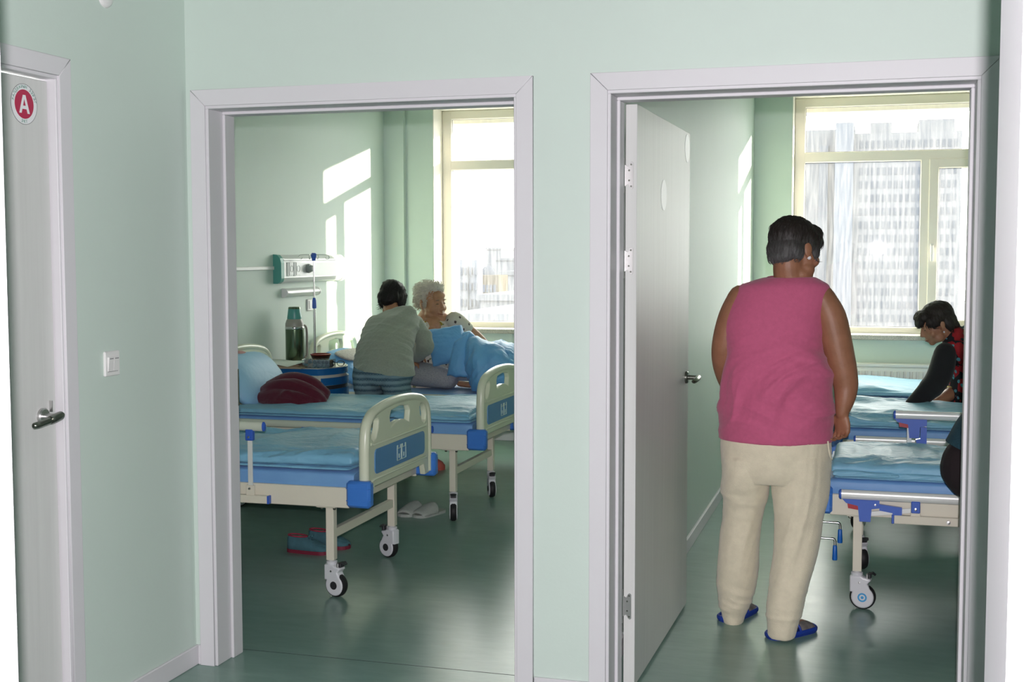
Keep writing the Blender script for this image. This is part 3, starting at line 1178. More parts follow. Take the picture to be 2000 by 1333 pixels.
def mattress_fn():
    nx, n = 40, 48
    g = G()
    v, f = [], []
    for i in range(nx + 1):
        t = -1 + 2 * i / nx
        e = 1 - max(0, abs(t) - .955) / .045
        sh = .88 + .12 * math.sqrt(max(0, 1 - (1 - e) ** 2)) if e < 1 else 1
        x = t * (BL - .045)
        for j in range(n):
            a = 2 * math.pi * j / n
            c, s = math.cos(a), math.sin(a)
            y = .415 * math.copysign(abs(c) ** .22, c)
            z = .045 * math.copysign(abs(s) ** .30, s)
            w = .004 * nz(x * 5, y * 4, z * 12 + 3) + .003 * nz(x * 17, 3, z * 20)
            v.append((x, y * (1 - (1 - sh) * .12) + w * (1 if c > 0 else -1), .528 + z * sh + .5 * w))
    for i in range(nx):
        for j in range(n):
            f.append((i * n + j, i * n + (j + 1) % n, (i + 1) * n + (j + 1) % n, (i + 1) * n + j))
    f.append(tuple(range(n))[::-1])
    f.append(tuple(nx * n + j for j in range(n)))
    return g.add(v, f)


def hospital_bed(label, loc, rz, near, far, caster_rot, style='cream', hub='grey', group=None, cranks=False, head_dz=.09):
    """near / far: dict for the rail at local -y / +y side"""
    r = thing('hospital_bed', label, 'hospital bed', loc, rz, group)
    for s in (-1, 1):
        y0, y1 = sorted((s * (BW - .030), s * BW))
        part('side_beam', ('beam',), lambda: G().box(-BL + .01, BL - .06, -.015, .015, .415, .505, .003), 'bed_cream', r, (0, s * (BW - .015), 0))
    for x in (-.55, 0, .55, .80):
        part('cross_beam', ('xbeam',), lambda: G().box(-.02, .02, -BW + .03, BW - .03, .43, .47, .002), 'bed_cream', r, (x, 0, 0))
    board(r, 'footboard', BL, 1)
    board(r, 'headboard', -BL + .03, -1, head_dz)
    for sx in (-1, 1):
        for sy in (-1, 1):
            b = part('bumper', ('bumper', sx, sy), lambda: xform(bumper_fn().mesh(), Matrix.Diagonal((sx, -sy, 1, 1))) if False else _bump(sx, sy), 'bumper_blue', r, (sx * (BL + .045) if sx > 0 else -BL - .01, sy * (BW - .006), .420), smooth=True)
    k = 0
    for sx in (1, -1):
        for sy in (-1, 1):
            part('leg', ('leg',), lambda: G().box(-.019, .019, -.019, .019, .165, .418, .002), 'bed_cream', r, (sx * .70, sy * .365, 0))
            part('leg_plate', ('legplate',), lambda: G().box(-.045, .045, -.04, .04, .411, .416, .001), 'bed_cream', r, (sx * .70, sy * .385, 0))
            for bx in (-.032, .032):
                part('bolt', ('lbolt',), lambda: G().lathe([(0, .398), (.006, .399), (.0075, .402), (.0075, .412), (0, .412)], 10), 'gun_metal', r, (sx * .70 + bx, sy * .40, 0))
            caster(r, sx * .70, sy * .365, caster_rot[k % len(caster_rot)], hub)
            k += 1
        part('leg_brace', ('brace',), lambda: G().box(-.014, .014, -.346, .346, .262, .302, .002), 'bed_cream', r, (sx * .70, 0, 0))
    part('mattress', ('mattress',), mattress_fn, 'sheet_blue', r, smooth=True)
    if near:
        side_rail(r, -1, style=style, **near)
    if far:
        side_rail(r, 1, style=style, **far)
    return r


def _bump(sx, sy):
    me = bumper_fn().mesh()
    return xform(me, Matrix.Diagonal((sx, -sy, 1, 1)))


LX = .25 - BL
bed_a = hospital_bed('hospital bed nearest the left doorway, with its near side rail raised', (LX, 1.36, 0), 0,
                     dict(raised=True, x0=.415, x1=-.74), dict(raised=False, x0=.40, x1=-.74), (-.25, 2.75, .3, 2.2), group='beds in the left room')
bed_b = hospital_bed('middle bed of the left room with the maroon blanket lying on it', (LX, 3.04, 0), 0,
                     dict(raised=False, x0=.60, x1=-.74), dict(raised=False, x0=.40, x1=-.74), (-1.25, -1.1, .3, 2.2), group='beds in the left room')
bed_c = hospital_bed('bed by the left window that the white-haired woman sits on', (LX, 4.46, 0), 0,
                     dict(raised=False, x0=.60, x1=-.74, dz=.012), dict(raised=False, x0=.40, x1=-.74), (.4, 2.0, .3, 2.2), group='beds in the left room')
RXC = 2.16 + BL
PI = math.pi
bed_d = hospital_bed('hospital bed nearest the right doorway with two blue crank handles', (RXC, 1.80, 0), PI,
                     dict(raised=True, x0=.54, x1=-.74, clip=.07, dz=-.02), dict(raised=False, x0=.768, x1=-.60, clip=.08, dz=-.022), (2.0, PI - .1, 2.2, .4), style='alu', hub='ring', group='beds in the right room')
bed_e = hospital_bed('middle bed of the right room with a bunched light blue quilt', (RXC, 3.43, 0), PI,
                     dict(raised=False, x0=.60, x1=-.74), dict(raised=False, x0=.735, x1=-.60, dz=-.02), (2.0, 1.0, 2.2, .4), style='alu', hub='ring', group='beds in the right room')
bed_f = hospital_bed('bed under the right window beside the radiator', (RXC, 5.02, 0), PI,
                     dict(raised=False, x0=.60, x1=-.74), dict(raised=False, x0=.60, x1=-.74), (2.0, 1.0, 2.2, .4), style='alu', hub='ring', group='beds in the right room')

# two crank handles stowed under the foot end of the near right bed
for (u, v, Y, dn) in ((1641, 1022, 1.62, .060), (1631, 1053, 1.50, .064)):
    e = bpy.data.objects.new('crank', None)
    col.objects.link(e)
    e.parent = bed_d
    p = at(u, v, Y)
    q = Vector((RXC - p.x, 1.80 - p.y, p.z))                # into the bed's own frame (turned half round)
    x, y, z = q
    G().tube([(x + .13, y, z + .002), (x + .035, y, z), (x + .012, y, z), (x + .003, y, z - .004), (x, y, z - .014), (x, y, z - .034)], .0058, 10, smooth_path=4, up=(0, 1, 0)).build('crank_arm', 'chrome', e, True)
    G().lathe([(0, z - .030 - dn), (.0105, z - .030 - dn), (.0115, z - .024 - dn), (.0092, z - .032), (.007, z - .028), (0, z - .028)], 16, origin=(x, y, 0)).build('crank_handle', 'crank_blue', e, True)


# ------------------------------------------------------------------ bedding
def ridged(x, y, s):
    return 1 - abs(noise.noise(Vector((x, y, s)))) * 2


def folds(x, y, seed, ang, fa, fl, warp=.35):
    c, s = math.cos(ang), math.sin(ang)
    wx = x + warp * .3 * nz(x * 2.1, y * 2.1, seed + 5)
    wy = y + warp * .3 * nz(x * 2.3, y * 2.3, seed + 9)
    p, q = wx * c + wy * s, -wx * s + wy * c
    return ridged(p * fl, q * fa, seed) * .55 + ridged(p * fl * 1.9, q * fa * 2.1, seed + 3) * .32 + ridged(p * fl * 3.3, q * fa * 3.9, seed + 6) * .13


def slab(x0, x1, y0, y1, z0, z1, nx=150, n=96, ang=.2, seed=1.0, amp=.012, fa=9, fl=2.2, shape=None, ey=.35, ez=.6, side=.006, endr=.035):
    """soft folded layer of cloth: closed rounded slab with creases"""
    yc, wy, zc, tz = (y0 + y1) / 2, (y1 - y0) / 2, (z0 + z1) / 2, (z1 - z0) / 2
    v, f = [], []
    for i in range(nx + 1):
        t = i / nx
        x = x0 + (x1 - x0) * t
        d = min(x - x0, x1 - x)
        e = math.sqrt(max(0.02, 1 - (1 - min(1, d / endr)) ** 2))
        for j in range(n):
            a = 2 * math.pi * j / n
            c, s = math.cos(a), math.sin(a)
            yy = wy * math.copysign(abs(c) ** ey, c)
            zz = tz * math.copysign(abs(s) ** ez, s) * e
            y = yc + yy
            top = max(0, s)
            w = amp * folds(x, y, seed, ang, fa, fl) * top ** .5
            sw = side * (folds(x * 1.0, zc + zz * 3, seed + 7, 0.0, 14, 5) - .2) * abs(c)
            y += math.copysign(1, c) * sw + .010 * nz(x * 3, seed, 0) * abs(c)
            z = zc + zz + w
            if shape:
                z += shape(x, y) * (.5 + .5 * s)
            v.append((x, y, z))
    for i in range(nx):
        for j in range(n):
            f.append((i * n + j, i * n + (j + 1) % n, (i + 1) * n + (j + 1) % n, (i + 1) * n + j))
    f.append(tuple(range(n))[::-1])
    f.append(tuple(nx * n + j for j in range(n)))
    return v, f


def bump_at(x, y, cx, cy, rx, ry, h):
    d = ((x - cx) / rx) ** 2 + ((y - cy) / ry) ** 2
    return h * math.exp(-d)


# near left bed: one thick quilt with a folded lower edge
Q = 'light blue quilts on the beds'
g = G()
g.add(*slab(-1.40, .195, .945, 1.775, .582, .626, ang=.25, seed=1.3, amp=.036, fa=8, fl=2.0, shape=lambda x, y: .012 * nz(x * 3, y * 3, 1) + .020 * max(0, min(1, (x + .5) / .6)) - .012 * max(0, -x - .5)))
g.add(*slab(-1.40, .185, .952, 1.77, .572, .592, nx=70, ang=.1, seed=2.3, amp=.004, n=48))
tag(g.build('quilt', 'quilt_blue', None, True, 180), 'rumpled light blue quilt spread on the bed nearest the left doorway', 'quilt', Q)

# middle left bed: quilt, doubled over at the foot
g = G()
g.add(*slab(-1.42, .20, 2.615, 3.46, .566, .586, ang=.1, seed=4.1, amp=.006, fa=7, fl=1.5, n=56))
g.add(*slab(-1.30, .19, 2.605, 3.45, .580, .606, ang=-.15, seed=5.1, amp=.028, fa=8, fl=1.6, shape=lambda x, y: .030 * max(0, min(1, (x + .5) / .6))))
g.add(*slab(-.26, .205, 2.598, 3.05, .578, .616, nx=60, ang=.0, seed=6.1, amp=.010, fa=10, fl=3, ez=.7, side=.012))
tag(g.build('quilt', 'quilt_blue', None, True, 180), 'light blue quilt folded double at the foot of the middle left bed', 'quilt', Q)

# near right bed
g = G()
g.add(*slab(2.235, 3.75, 1.385, 2.20, .566, .586, ang=.1, seed=8.1, amp=.005, fa=7, fl=1.5, n=56))
g.add(*slab(2.225, 3.72, 1.372, 2.18, .578, .612, ang=.5, seed=9.4, amp=.030, fa=9, fl=1.7, shape=lambda x, y: .034 * (1 - (y - 1.37) / .82) - .008))
g.add(*slab(2.230, 2.50, 1.360, 1.75, .574, .612, nx=60, ang=-.2, seed=11.1, amp=.012, fa=10, fl=3, ez=.7, side=.014))
g.add(*slab(2.46, 3.3, 1.366, 1.75, .574, .604, nx=60, ang=-.1, seed=18.1, amp=.012, fa=10, fl=3, ez=.7, side=.014))
tag(g.build('quilt', 'quilt_blue', None, True, 180), 'wrinkled light blue quilt on the bed nearest the right doorway', 'quilt', Q)

# middle right bed: bunched quilt
g = G()
g.add(*slab(2.215, 3.75, 3.02, 3.84, .566, .588, ang=.1, seed=12.1, amp=.005, n=48))
g.add(*slab(2.205, 3.72, 3.00, 3.82, .578, .622, ang=-.25, seed=13.4, amp=.038, fa=7, fl=1.4, shape=lambda x, y: .030 * max(0, 1 - (x - 2.2) / .7) * (.4 + .6 * (y - 3.0) / .8)))
g.add(*slab(2.25, 3.0, 3.0, 3.45, .574, .612, nx=70, ang=-.1, seed=14.1, amp=.012, fa=9, fl=2.2, ez=.7, side=.012))
tag(g.build('quilt', 'quilt_blue', None, True, 180), 'bunched light blue quilt on the middle right bed in front of the seated woman', 'quilt', Q)

# right bed under the window
g = G()
g.add(*slab(2.21, 3.7, 4.62, 5.42, .576, .606, ang=-.2, seed=16.4, amp=.022, fa=7, fl=1.6, shape=lambda x, y: .035 * max(0, 1 - (x - 2.2) / .6)))
g.add(*slab(2.22, 3.4, 4.60, 5.0, .572, .606, nx=60, ang=-.15, seed=17.4, amp=.012, fa=9, fl=1.6))
tag(g.build('quilt', 'quilt_blue', None, True, 180), 'light blue quilt on the bed under the right window', 'quilt', Q)


def pillow(name, label, material, c, sx, sy, sz, rot, seed, cat='pillow', group=None):
    v, f = [], []
    n, k = 40, 22
    for i in range(k + 1):
        b = -math.pi / 2 + math.pi * i / k
        for j in range(n):
            a = 2 * math.pi * j / n
            cb, sb = math.cos(b), math.sin(b)
            ca, sa = math.cos(a), math.sin(a)
            x = math.copysign(abs(ca) ** .55, ca) * cb ** .55
            y = math.copysign(abs(sa) ** .55, sa) * cb ** .55
            z = math.copysign(abs(sb) ** 1.1, sb) * (1 - .35 * (x * x * y * y) ** .5)
            w = .05 * folds(x * .4, y * .4, seed, .6, 8, 2) * abs(sb) ** .5
            v.append((x * sx, y * sy, (z + w * math.copysign(1, sb)) * sz))
    for i in range(k):
        for j in range(n):
            f.append((i * n + j, i * n + (j + 1) % n, (i + 1) * n + (j + 1) % n, (i + 1) * n + j))
    o = G().add(v, f).build(name, material, None, True, 180)
    o.location = c
    o.rotation_euler = rot
    return tag(o, label, cat, group)


pillow('pillow', 'pale blue pillow at the head of the middle left bed', 'pillow_blue', (-1.365, 3.02, .745), .19, .32, .085, (0, .95, 0), 1.0)
pillow('pillow', 'blue pillow at the head of the bed by the left window', 'quilt_deep', (-1.30, 4.45, .70), .20, .30, .085, (0, .55, 0), 2.0)

# maroon fleece blanket in a heap
mat('fleece_maroon', rgb(84, 16, 38), 0.95, var=0.12, vscale=14, bump=0.5, bscale=240, sheen=0.25)
# ------------------------------------------------------------------ wall fittings of the left room
mat('alu_white', rgb(214, 218, 216), 0.3)
mat('teal_plastic', rgb(84, 158, 146), 0.4)
mat('socket_grey', rgb(140, 150, 145), 0.4)
W0 = XLW
pan = thing('bed_head_panel', 'white medical supply panel with teal end cap on the left room wall', 'wall panel', (W0, 4.19, 1.43))
prof = [(0, -.096), (.030, -.096), (.050, -.084), (.058, -.062), (.058, .040), (.050, .070), (.030, .092), (0, .096)]
G().prism(prof, 1, -.49, .49).build('housing', 'alu_white', pan)
pc = [(p[0] * 1.06, p[1] * 1.04) for p in prof]
G().prism(pc, 1, -.535, -.49).build('end_cap', 'teal_plastic', pan)
G().prism(pc, 1, .49, .535).build('end_cap', 'alu_white', pan)
for z in (.062, -.058):
    G().box(.052, .0595, -.489, .489, z - .004, z + .004, .001).build('groove_strip', 'rail_alu', pan)
for y in (-.43, -.325):
    G().box(.056, .062, y - .018, y + .018, -.05, .045, .002).build('socket_plate', 'socket_grey', pan)
for y in (-.375, -.27):
    G().box(.056, .061, y - .03, y + .03, -.045, .045, .002).build('socket_plate', 'alu_white', pan)
    G().lathe([(0, .059), (.018, .059), (.022, .063), (.022, .056)], 24, axis='x', origin=(0, y, 0)).build('socket', 'socket_grey', pan)
g = G().lathe([(0, .10), (.018, .10), (.022, .096), (.024, .082), (.031, .080), (.033, .066), (.030, .056)], 28, axis='x', origin=(0, -.12, 0))
g.build('gas_outlet', 'socket_grey', pan, True)
G().lathe([(0, .104), (.010, .103), (.012, .10)], 20, axis='x', origin=(0, -.12, 0)).build('gas_outlet_cap', 'plastic_white', pan)
tag(G().box(W0, W0 + .012, WT + .02, 3.652, 1.425, 1.449, .003).build('cable_trunking', 'plastic_white'), 'thin white cable trunking running along the left room wall to the panel', 'cable duct')
lp = thing('reading_lamp', 'silver half-round bed lamp below the medical panel', 'lamp', (W0, 4.05, 1.263))
pr = [(0, -.03)] + [(.045 * math.cos(t), .031 * math.sin(t)) for t in np.linspace(-1.45, 1.45, 11)] + [(0, .03)]
G().prism(pr, 1, -.262, .262).build('cover', 'rail_alu', lp, True, 50)
for s in (-1, 1):
    G().prism([(p[0] * 1.05, p[1] * 1.06) for p in pr], 1, s * .262 - .009, s * .262 + .009).build('end_cap', 'plastic_white', lp)
cs = thing('call_button', 'small white call switch on the wall behind the drip pole', 'switch', (W0, 4.21, 1.165))
G().box(0, .012, -.042, .042, -.042, .042, .004).build('plate', 'plastic_white', cs)
G().box(.011, .016, -.022, .022, -.030, .030, .003).build('rocker', 'plastic_white', cs)

# drip pole fixed at the head corner of the bed by the window
px, py = -1.402, 3.985
iv = thing('drip_pole', 'thin chrome drip pole with blue hook head beside the bedside cabinet', 'drip pole', (px, py, .44))
G().tube([(0, 0, 0), (0, 0, .78)], .0085, 12).build('lower_tube', 'chrome', iv, True)
G().tube([(0, 0, .70), (0, 0, 1.065)], .0055, 10).build('upper_tube', 'chrome', iv, True)
G().lathe([(0, .71), (.013, .71), (.015, .72), (.014, .765), (.009, .785), (0, .785)], 16).build('clamp', 'clip_blue', iv, True)
G().lathe([(0, 1.045), (.012, 1.045), (.014, 1.06), (.020, 1.075), (.020, 1.092), (.012, 1.100), (0, 1.100)], 16).build('hook_head', 'clip_blue', iv, True)
for k in range(4):
    a = .15 + k * math.pi / 2
    c, s = math.cos(a), math.sin(a)
    pts = [(0, 1.085), (.05, 1.089), (.095, 1.086), (.112, 1.073), (.104, 1.058), (.090, 1.058), (.084, 1.068)]
    G().tube([(r * c, r * s, z) for r, z in pts], .0022, 6, smooth_path=4).build('hook', 'chrome', iv, True)
G().lathe([(0, .355), (.012, .355), (.012, .375), (0, .375)], 12, origin=(.022, 0, 0)).build('knob', 'plastic_dark', iv, True)

# bedside cabinet
mat('cabinet_cream', rgb(206, 204, 190), 0.35)
mat('cabinet_blue', rgb(22, 96, 158), 0.35)
cab = thing('bedside_cabinet', 'blue and cream bedside cabinet between the middle bed and the window bed', 'bedside cabinet', (-1.54, 3.50, 0))


def cab_outline(grow, n=12):
    pts = [(0, -grow), (.385, -grow)]
    for i in range(1, n):
        t = i / n
        pts.append((.385 + (.085 + grow) * math.sin(math.pi * t) ** .75 * 1.0, -grow + t * (.44 + 2 * grow)))
    pts += [(.385, .44 + grow), (0, .44 + grow)]
    return pts


G().prism(cab_outline(-.006), 2, .03, .725).build('body', 'cabinet_cream', cab)
G().prism(cab_outline(.006), 2, .725, .768).build('top_edge', 'cabinet_blue', cab)
G().prism(cab_outline(-.004), 2, .766, .772).build('top', 'cabinet_cream', cab)


def front(z0, z1, grow, cut=.05):
    o = [p for p in cab_outline(grow, 16) if p[0] > .384]
    o = o[1:-1]
    inner = [(p[0] - .015, p[1]) for p in o][::-1]
    return G().prism(o + inner, 2, z0, z1)


dr = front(.655, .705, .012).build('drawer', 'cabinet_blue', cab)
front(.628, .652, .002).build('handle_groove', 'plastic_dark', cab)
front(.10, .628, .012).build('door', 'cabinet_blue', cab)
for y in (.06, .38):
    for x in (.05, .36):
        G().lathe([(0, 0), (.015, 0), (.018, .015), (.012, .035), (0, .035)], 12, origin=(x, y, 0)).build('foot', 'plastic_dark', cab)

# thermos flask
mat('thermos_green', rgb(104, 122, 98), 0.22, metal=0.85)
mat('thermos_grey', rgb(150, 148, 138), 0.4)
mat('thermos_teal', rgb(78, 150, 142), 0.35)
th = thing('thermos_flask', 'tall steel thermos flask with a teal cup lid on the bedside cabinet', 'thermos', (-1.432, 3.73, .772))
G().lathe([(0, 0), (.060, 0), (.063, .006), (.063, .248), (0, .248)], 32).build('body', 'thermos_green', th, True)
G().lathe([(.0625, .246), (.0645, .250), (.0645, .262), (.0625, .265), (.0625, .246)], 32).build('band', 'chrome', th, True)
G().lathe([(0, .263), (.063, .263), (.0625, .285), (.056, .305), (.048, .318), (0, .318)], 32).build('shoulder', 'thermos_grey', th, True)
G().lathe([(0, .316), (.049, .316), (.050, .322), (.042, .385), (.038, .395), (0, .395)], 32).build('cup_lid', 'thermos_teal', th, True)
G().lathe([(.0405, .385), (.0425, .3855), (.040, .398), (.036, .3985), (.036, .392), (.0405, .385)], 32).build('lid_rim', 'thermos_green', th, True)
G().tube([(.035, .045, .27), (.052, .062, .265), (.058, .070, .22), (.058, .070, .08), (.050, .060, .05), (.035, .045, .05)], [(.012, .007)] * 6, 10, smooth_path=3).build('handle', 'thermos_grey', th, True)

# papers and booklets
mat('paper_white', rgb(222, 228, 218), 0.7)
mat('card_brown', rgb(140, 122, 92), 0.7)
mat('card_tan', rgb(176, 164, 134), 0.7)
mat('card_red', rgb(96, 42, 38), 0.6)
for i, (x, y, w, d, t, rz, mt, lab) in enumerate(((-1.365, 3.525, .22, .17, .010, .05, 'card_tan', 'tan cardboard folder at the bottom of the paper pile on the cabinet'),
                                                  (-1.37, 3.53, .20, .16, .008, -.06, 'card_brown', 'brown booklet in the middle of the paper pile on the cabinet'),
                                                  (-1.36, 3.525, .15, .12, .008, .12, 'card_red', 'dark red booklet under the papers beside the fruit box'))):
    z = (.772, .782, .790)[i] if i < 2 else .790
    b = thing('booklet', lab, 'booklet', (x, y, z), rz)
    G().box(-w / 2, w / 2, -d / 2, d / 2, 0, .0015).build('cover', mt, b)
    G().box(-w / 2 + .003, w / 2 - .003, -d / 2 + .003, d / 2, .0015, t - .0015).build('pages', 'card_tan', b)
    G().box(-w / 2, w / 2, -d / 2, d / 2, t - .0015, t).build('cover', mt, b)
v, f = [], []
n = 14
for i in range(n + 1):
    for j in range(n + 1):
        s, t = i / n - .5, j / n - .5
        v.append((s * .27, t * .24, .014 + .030 * max(0, -s - .05) ** 1 * 2 * .6 - .010 * max(0, s) + .012 * s * t * 4))
for i in range(n):
    for j in range(n):
        a = i * (n + 1) + j
        f.append((a, a + n + 1, a + n + 2, a + 1))
m_ = len(v)
v += [(p[0], p[1], p[2] - .0012) for p in v]
f += [tuple(q + m_ for q in reversed(t)) for t in f]
o = G().add(v, f).build('paper_sheet', 'paper_white', None, True, 60)
o.location = (-1.405, 3.505, .797)
o.rotation_euler = (0, 0, -.25)
tag(o, 'large white curled paper on top of the pile by the thermos', 'paper')

# lacquer bowl, fruit box, eyeglasses
mat('lacquer_dark', rgb(48, 26, 20), 0.3, var=0.3, vscale=40)
mat('lacquer_red', rgb(128, 34, 26), 0.3)
mat('fruit_dark', rgb(42, 40, 44), 0.35)
mat('fruit_amber', rgb(120, 84, 30), 0.35)
bw = thing('bowl', 'small dark red lacquer bowl behind the fruit box on the cabinet', 'bowl', (-1.225, 3.70, .772))
G().lathe([(0, 0), (.03, 0), (.032, .012), (.056, .045), (.070, .082), (.067, .082), (.05, .047), (.02, .02), (0, .018)], 32).build('bowl_body', 'lacquer_dark', bw, True)
G().lathe([(.0705, .076), (.0715, .083), (.066, .084), (.064, .076), (.0705, .076)], 32).build('rim', 'lacquer_red', bw, True)


def clear_plastic():
    m = bpy.data.materials.new('clear_plastic')
    m.use_nodes = True
    nt = m.node_tree
    nt.nodes.remove(nt.nodes['Principled BSDF'])
    t = nt.nodes.new('ShaderNodeBsdfTransparent')
    gl = nt.nodes.new('ShaderNodeBsdfGlossy')
    gl.inputs['Roughness'].default_value = .1
    mx = nt.nodes.new('ShaderNodeMixShader')
    mx.inputs['Fac'].default_value = .16
    nt.links.new(t.outputs[0], mx.inputs[1])
    nt.links.new(gl.outputs[0], mx.inputs[2])
    nt.links.new(mx.outputs[0], nt.nodes['Material Output'].inputs['Surface'])
    MATS['clear_plastic'] = m


clear_plastic()
fb = thing('plastic_box', 'clear plastic box full of dark fruit at the cabinet edge', 'plastic box', (-1.175, 3.565, .772), .05)
g = G()
a, b, h = .098, .055, .058
g.prism([(-a, -b), (a, -b), (a, b), (-a, b)], 2, .001, .003)
for q in ((-a, a, -b, -b + .0012), (-a, a, b - .0012, b), (-a, -a + .0012, -b, b), (a - .0012, a, -b, b)):
    g.box(q[0], q[1], q[2], q[3], .001, h)
g.build('box_body', 'clear_plastic', fb)
G().tube([(-a, -b, h), (a, -b, h), (a, b, h), (-a, b, h), (-a, -b, h)], .0022, 6).build('box_rim', 'clear_plastic', fb)
k = 0
for iz in range(2):
    for ix in range(6):
        for iy in range(3):
            r = .0148
            x = -.078 + ix * .031 + rnd.uniform(-.003, .003)
            y = -.034 + iy * .033 + rnd.uniform(-.003, .003)
            z = .019 + iz * .022
            m_ = 'fruit_amber' if (ix < 2 and rnd.random() < .6) else 'fruit_dark'
            fr = G().lathe([(r * math.cos(t), r * 1.05 * math.sin(t)) for t in np.linspace(-math.pi / 2, math.pi / 2, 8)], 12).build('fruit', m_, None, True)
            fr.location = (-1.175 + x, 3.565 + y, .772 + z)
            tag(fr, 'amber piece of fruit inside the clear plastic box' if m_ == 'fruit_amber' else 'dark round fruit inside the clear plastic box', 'fruit',
                'amber fruit in the plastic box' if m_ == 'fruit_amber' else 'dark fruit in the plastic box')
gls = thing('eyeglasses', 'black framed eyeglasses lying on the edge of the cabinet', 'glasses', (-1.095, 3.66, .776), .5)
for s in (-1, 1):
    G().tube([(s * .032 + .025 * math.cos(t), 0, .020 + .018 * math.sin(t)) for t in np.linspace(0, 2 * math.pi, 17)], .0022, 6, cap=False, up=(0, 1, 0)).build('rim', 'plastic_dark', gls, True)
    G().tube([(s * .058, 0, .026), (s * .060, .05, .022), (s * .058, .10, .004)], .0024, 6).build('temple', 'plastic_dark', gls, True)
G().tube([(-.008, 0, .026), (.008, 0, .026)], .002, 6).build('bridge', 'plastic_dark', gls)

# radiators below the windows
mat('radiator_white', rgb(232, 230, 222), 0.35)
rib_me = G().prism([(-.016, 0), (-.011, -.012), (.011, -.012), (.016, 0)], 2, .18, .655).mesh('rib')
rib_me.materials.append(MATS['radiator_white'])
for lab, x0, x1 in (('white ribbed panel radiator below the left window', -.95, .35), ('white ribbed panel radiator below the right window', 1.92, 3.20)):
    r = thing('radiator', lab, 'radiator', ((x0 + x1) / 2, 5.64, 0))
    hw = (x1 - x0) / 2
    G().box(-hw, hw, -.04, .05, .15, .685, .006).build('panel', 'radiator_white', r)
    G().box(-hw, hw, -.045, .055, .685, .712, .006).build('top_grille', 'radiator_white', r)
    for s in (-1, 1):
        G().box(s * hw * .7 - .02, s * hw * .7 + .02, .05, .079, .3, .36, .002).build('wall_bracket', 'radiator_white', r)
        G().tube([(s * hw * .95, .01, .15), (s * hw * .95, .01, 0)], .009, 10).build('pipe', 'radiator_white', r, True)
    n = int((x1 - x0) / .0455)
    for i in range(n):
        o = bpy.data.objects.new('rib', rib_me)
        col.objects.link(o)
        o.parent = r
        o.location = (-hw + .028 + i * .0455, -.040, 0)

# ------------------------------------------------------------------ footwear on the floor
mat('suede_teal', rgb(70, 112, 122), 0.9, var=0.12, vscale=30, bump=0.2, bscale=200)
mat('sole_red', rgb(122, 34, 56), 0.6)
mat('lining_red', rgb(150, 50, 70), 0.8, var=0.3, vscale=60)
mat('slipper_white', rgb(172, 178, 172), 0.9, var=0.06, vscale=40, bump=0.4, bscale=120)
mat('coral', rgb(196, 98, 84), 0.7)


def shoe_section(L, W, t):
    """half width and centre shift along a shoe, t 0 heel .. 1 toe"""
    w = W / 2 * (0.74 + 0.30 * math.sin(min(1, t * 1.05) * math.pi * .62)) * math.sqrt(max(.02, 1 - max(0, (t - .80) / .2) ** 2.2)) * math.sqrt(max(.02, 1 - max(0, (.14 - t) / .14) ** 2))
    return w


def sole_mesh(L, W, h, grow=0.0, n=28):
    g = G()
    ts = [0.002 + .996 * i / n for i in range(n + 1)]
    right = [(t * L, -shoe_section(L, W, t) - grow) for t in ts]
    left = [(t * L, shoe_section(L, W, t) + grow) for t in ts][::-1]
    return g.prism(right + left, 2, 0, h)


def moccasin(label, loc, rz):
    r = thing('moccasin', label, 'shoe', loc, rz, 'teal moccasins under the near left bed')
    L, W = .245, .092
    sole_mesh(L, W, .018, .002).build('sole', 'sole_red', r)
    v, f = [], []
    n, k = 26, 10
    for i in range(n + 1):
        t = .004 + .992 * i / n
        w = shoe_section(L, W, t)
        if t < .50:
            H = .088 - .010 * t
            openw = .62
        else:
            q = (t - .50) / .5
            H = .080 - .050 * q
            openw = max(0, .62 * (1 - q * 5))
        for j in range(k + 1):
            s = j / k
            for sd in ((-1,) if False else (1,)):
                pass
            # profile from left edge over to right edge
            a = math.pi * (j / k)
            y = w * math.cos(a)
            z = .016 + (H - .016) * math.sin(a) ** .6
            if openw > 0 and abs(math.cos(a)) < openw:
                z = .016 + (H - .016) * (1 - openw ** 2) ** .3 - .002
                y = w * openw * math.copysign(1, math.cos(a) + 1e-9)
                if abs(math.cos(a)) < openw * .6:
                    z, y = .022, w * .6 * math.cos(a)
            v.append((t * L, y, z))
    for i in range(n):
        for j in range(k):
            a = i * (k + 1) + j
            f.append((a, a + 1, a + k + 2, a + k + 1))
    u_ = G().add(v, f)
    o = u_.build('upper', 'suede_teal', r, True, 50)
    md = o.modifiers.new('solid', 'SOLIDIFY')
    md.thickness = .004
    # lining, seam and bow
    ring = []
    for i in range(25):
        a = 2 * math.pi * i / 24
        t = .24 + .215 * math.cos(a)
        ring.append((t * L, shoe_section(L, W, .25) * .66 * math.sin(a), .086 - .010 * t))
    G().tube(ring, .0042, 8, cap=False).build('collar', 'lining_red', r, True)
    seam = [(L * (.50 + .42 * math.sin(a)), .034 * math.cos(a), .064 - .024 * math.sin(a)) for a in np.linspace(0, math.pi, 13)]
    G().tube(seam, .0024, 6).build('seam', 'suede_teal', r, True)
    for s in (-1, 1):
        G().tube([(L * .55, 0, .078), (L * .56, s * .014, .090), (L * .55, s * .024, .084), (L * .54, s * .016, .076), (L * .55, 0, .078)], [(.005, .003)] * 5, 6, smooth_path=3).build('bow', 'suede_teal', r, True)
    return r


moccasin('nearer teal suede moccasin with red sole under the near left bed', (-.505, 1.725, 0), -.05)
moccasin('farther teal moccasin half hidden behind the bed leg', (-.455, 1.875, 0), -.12)


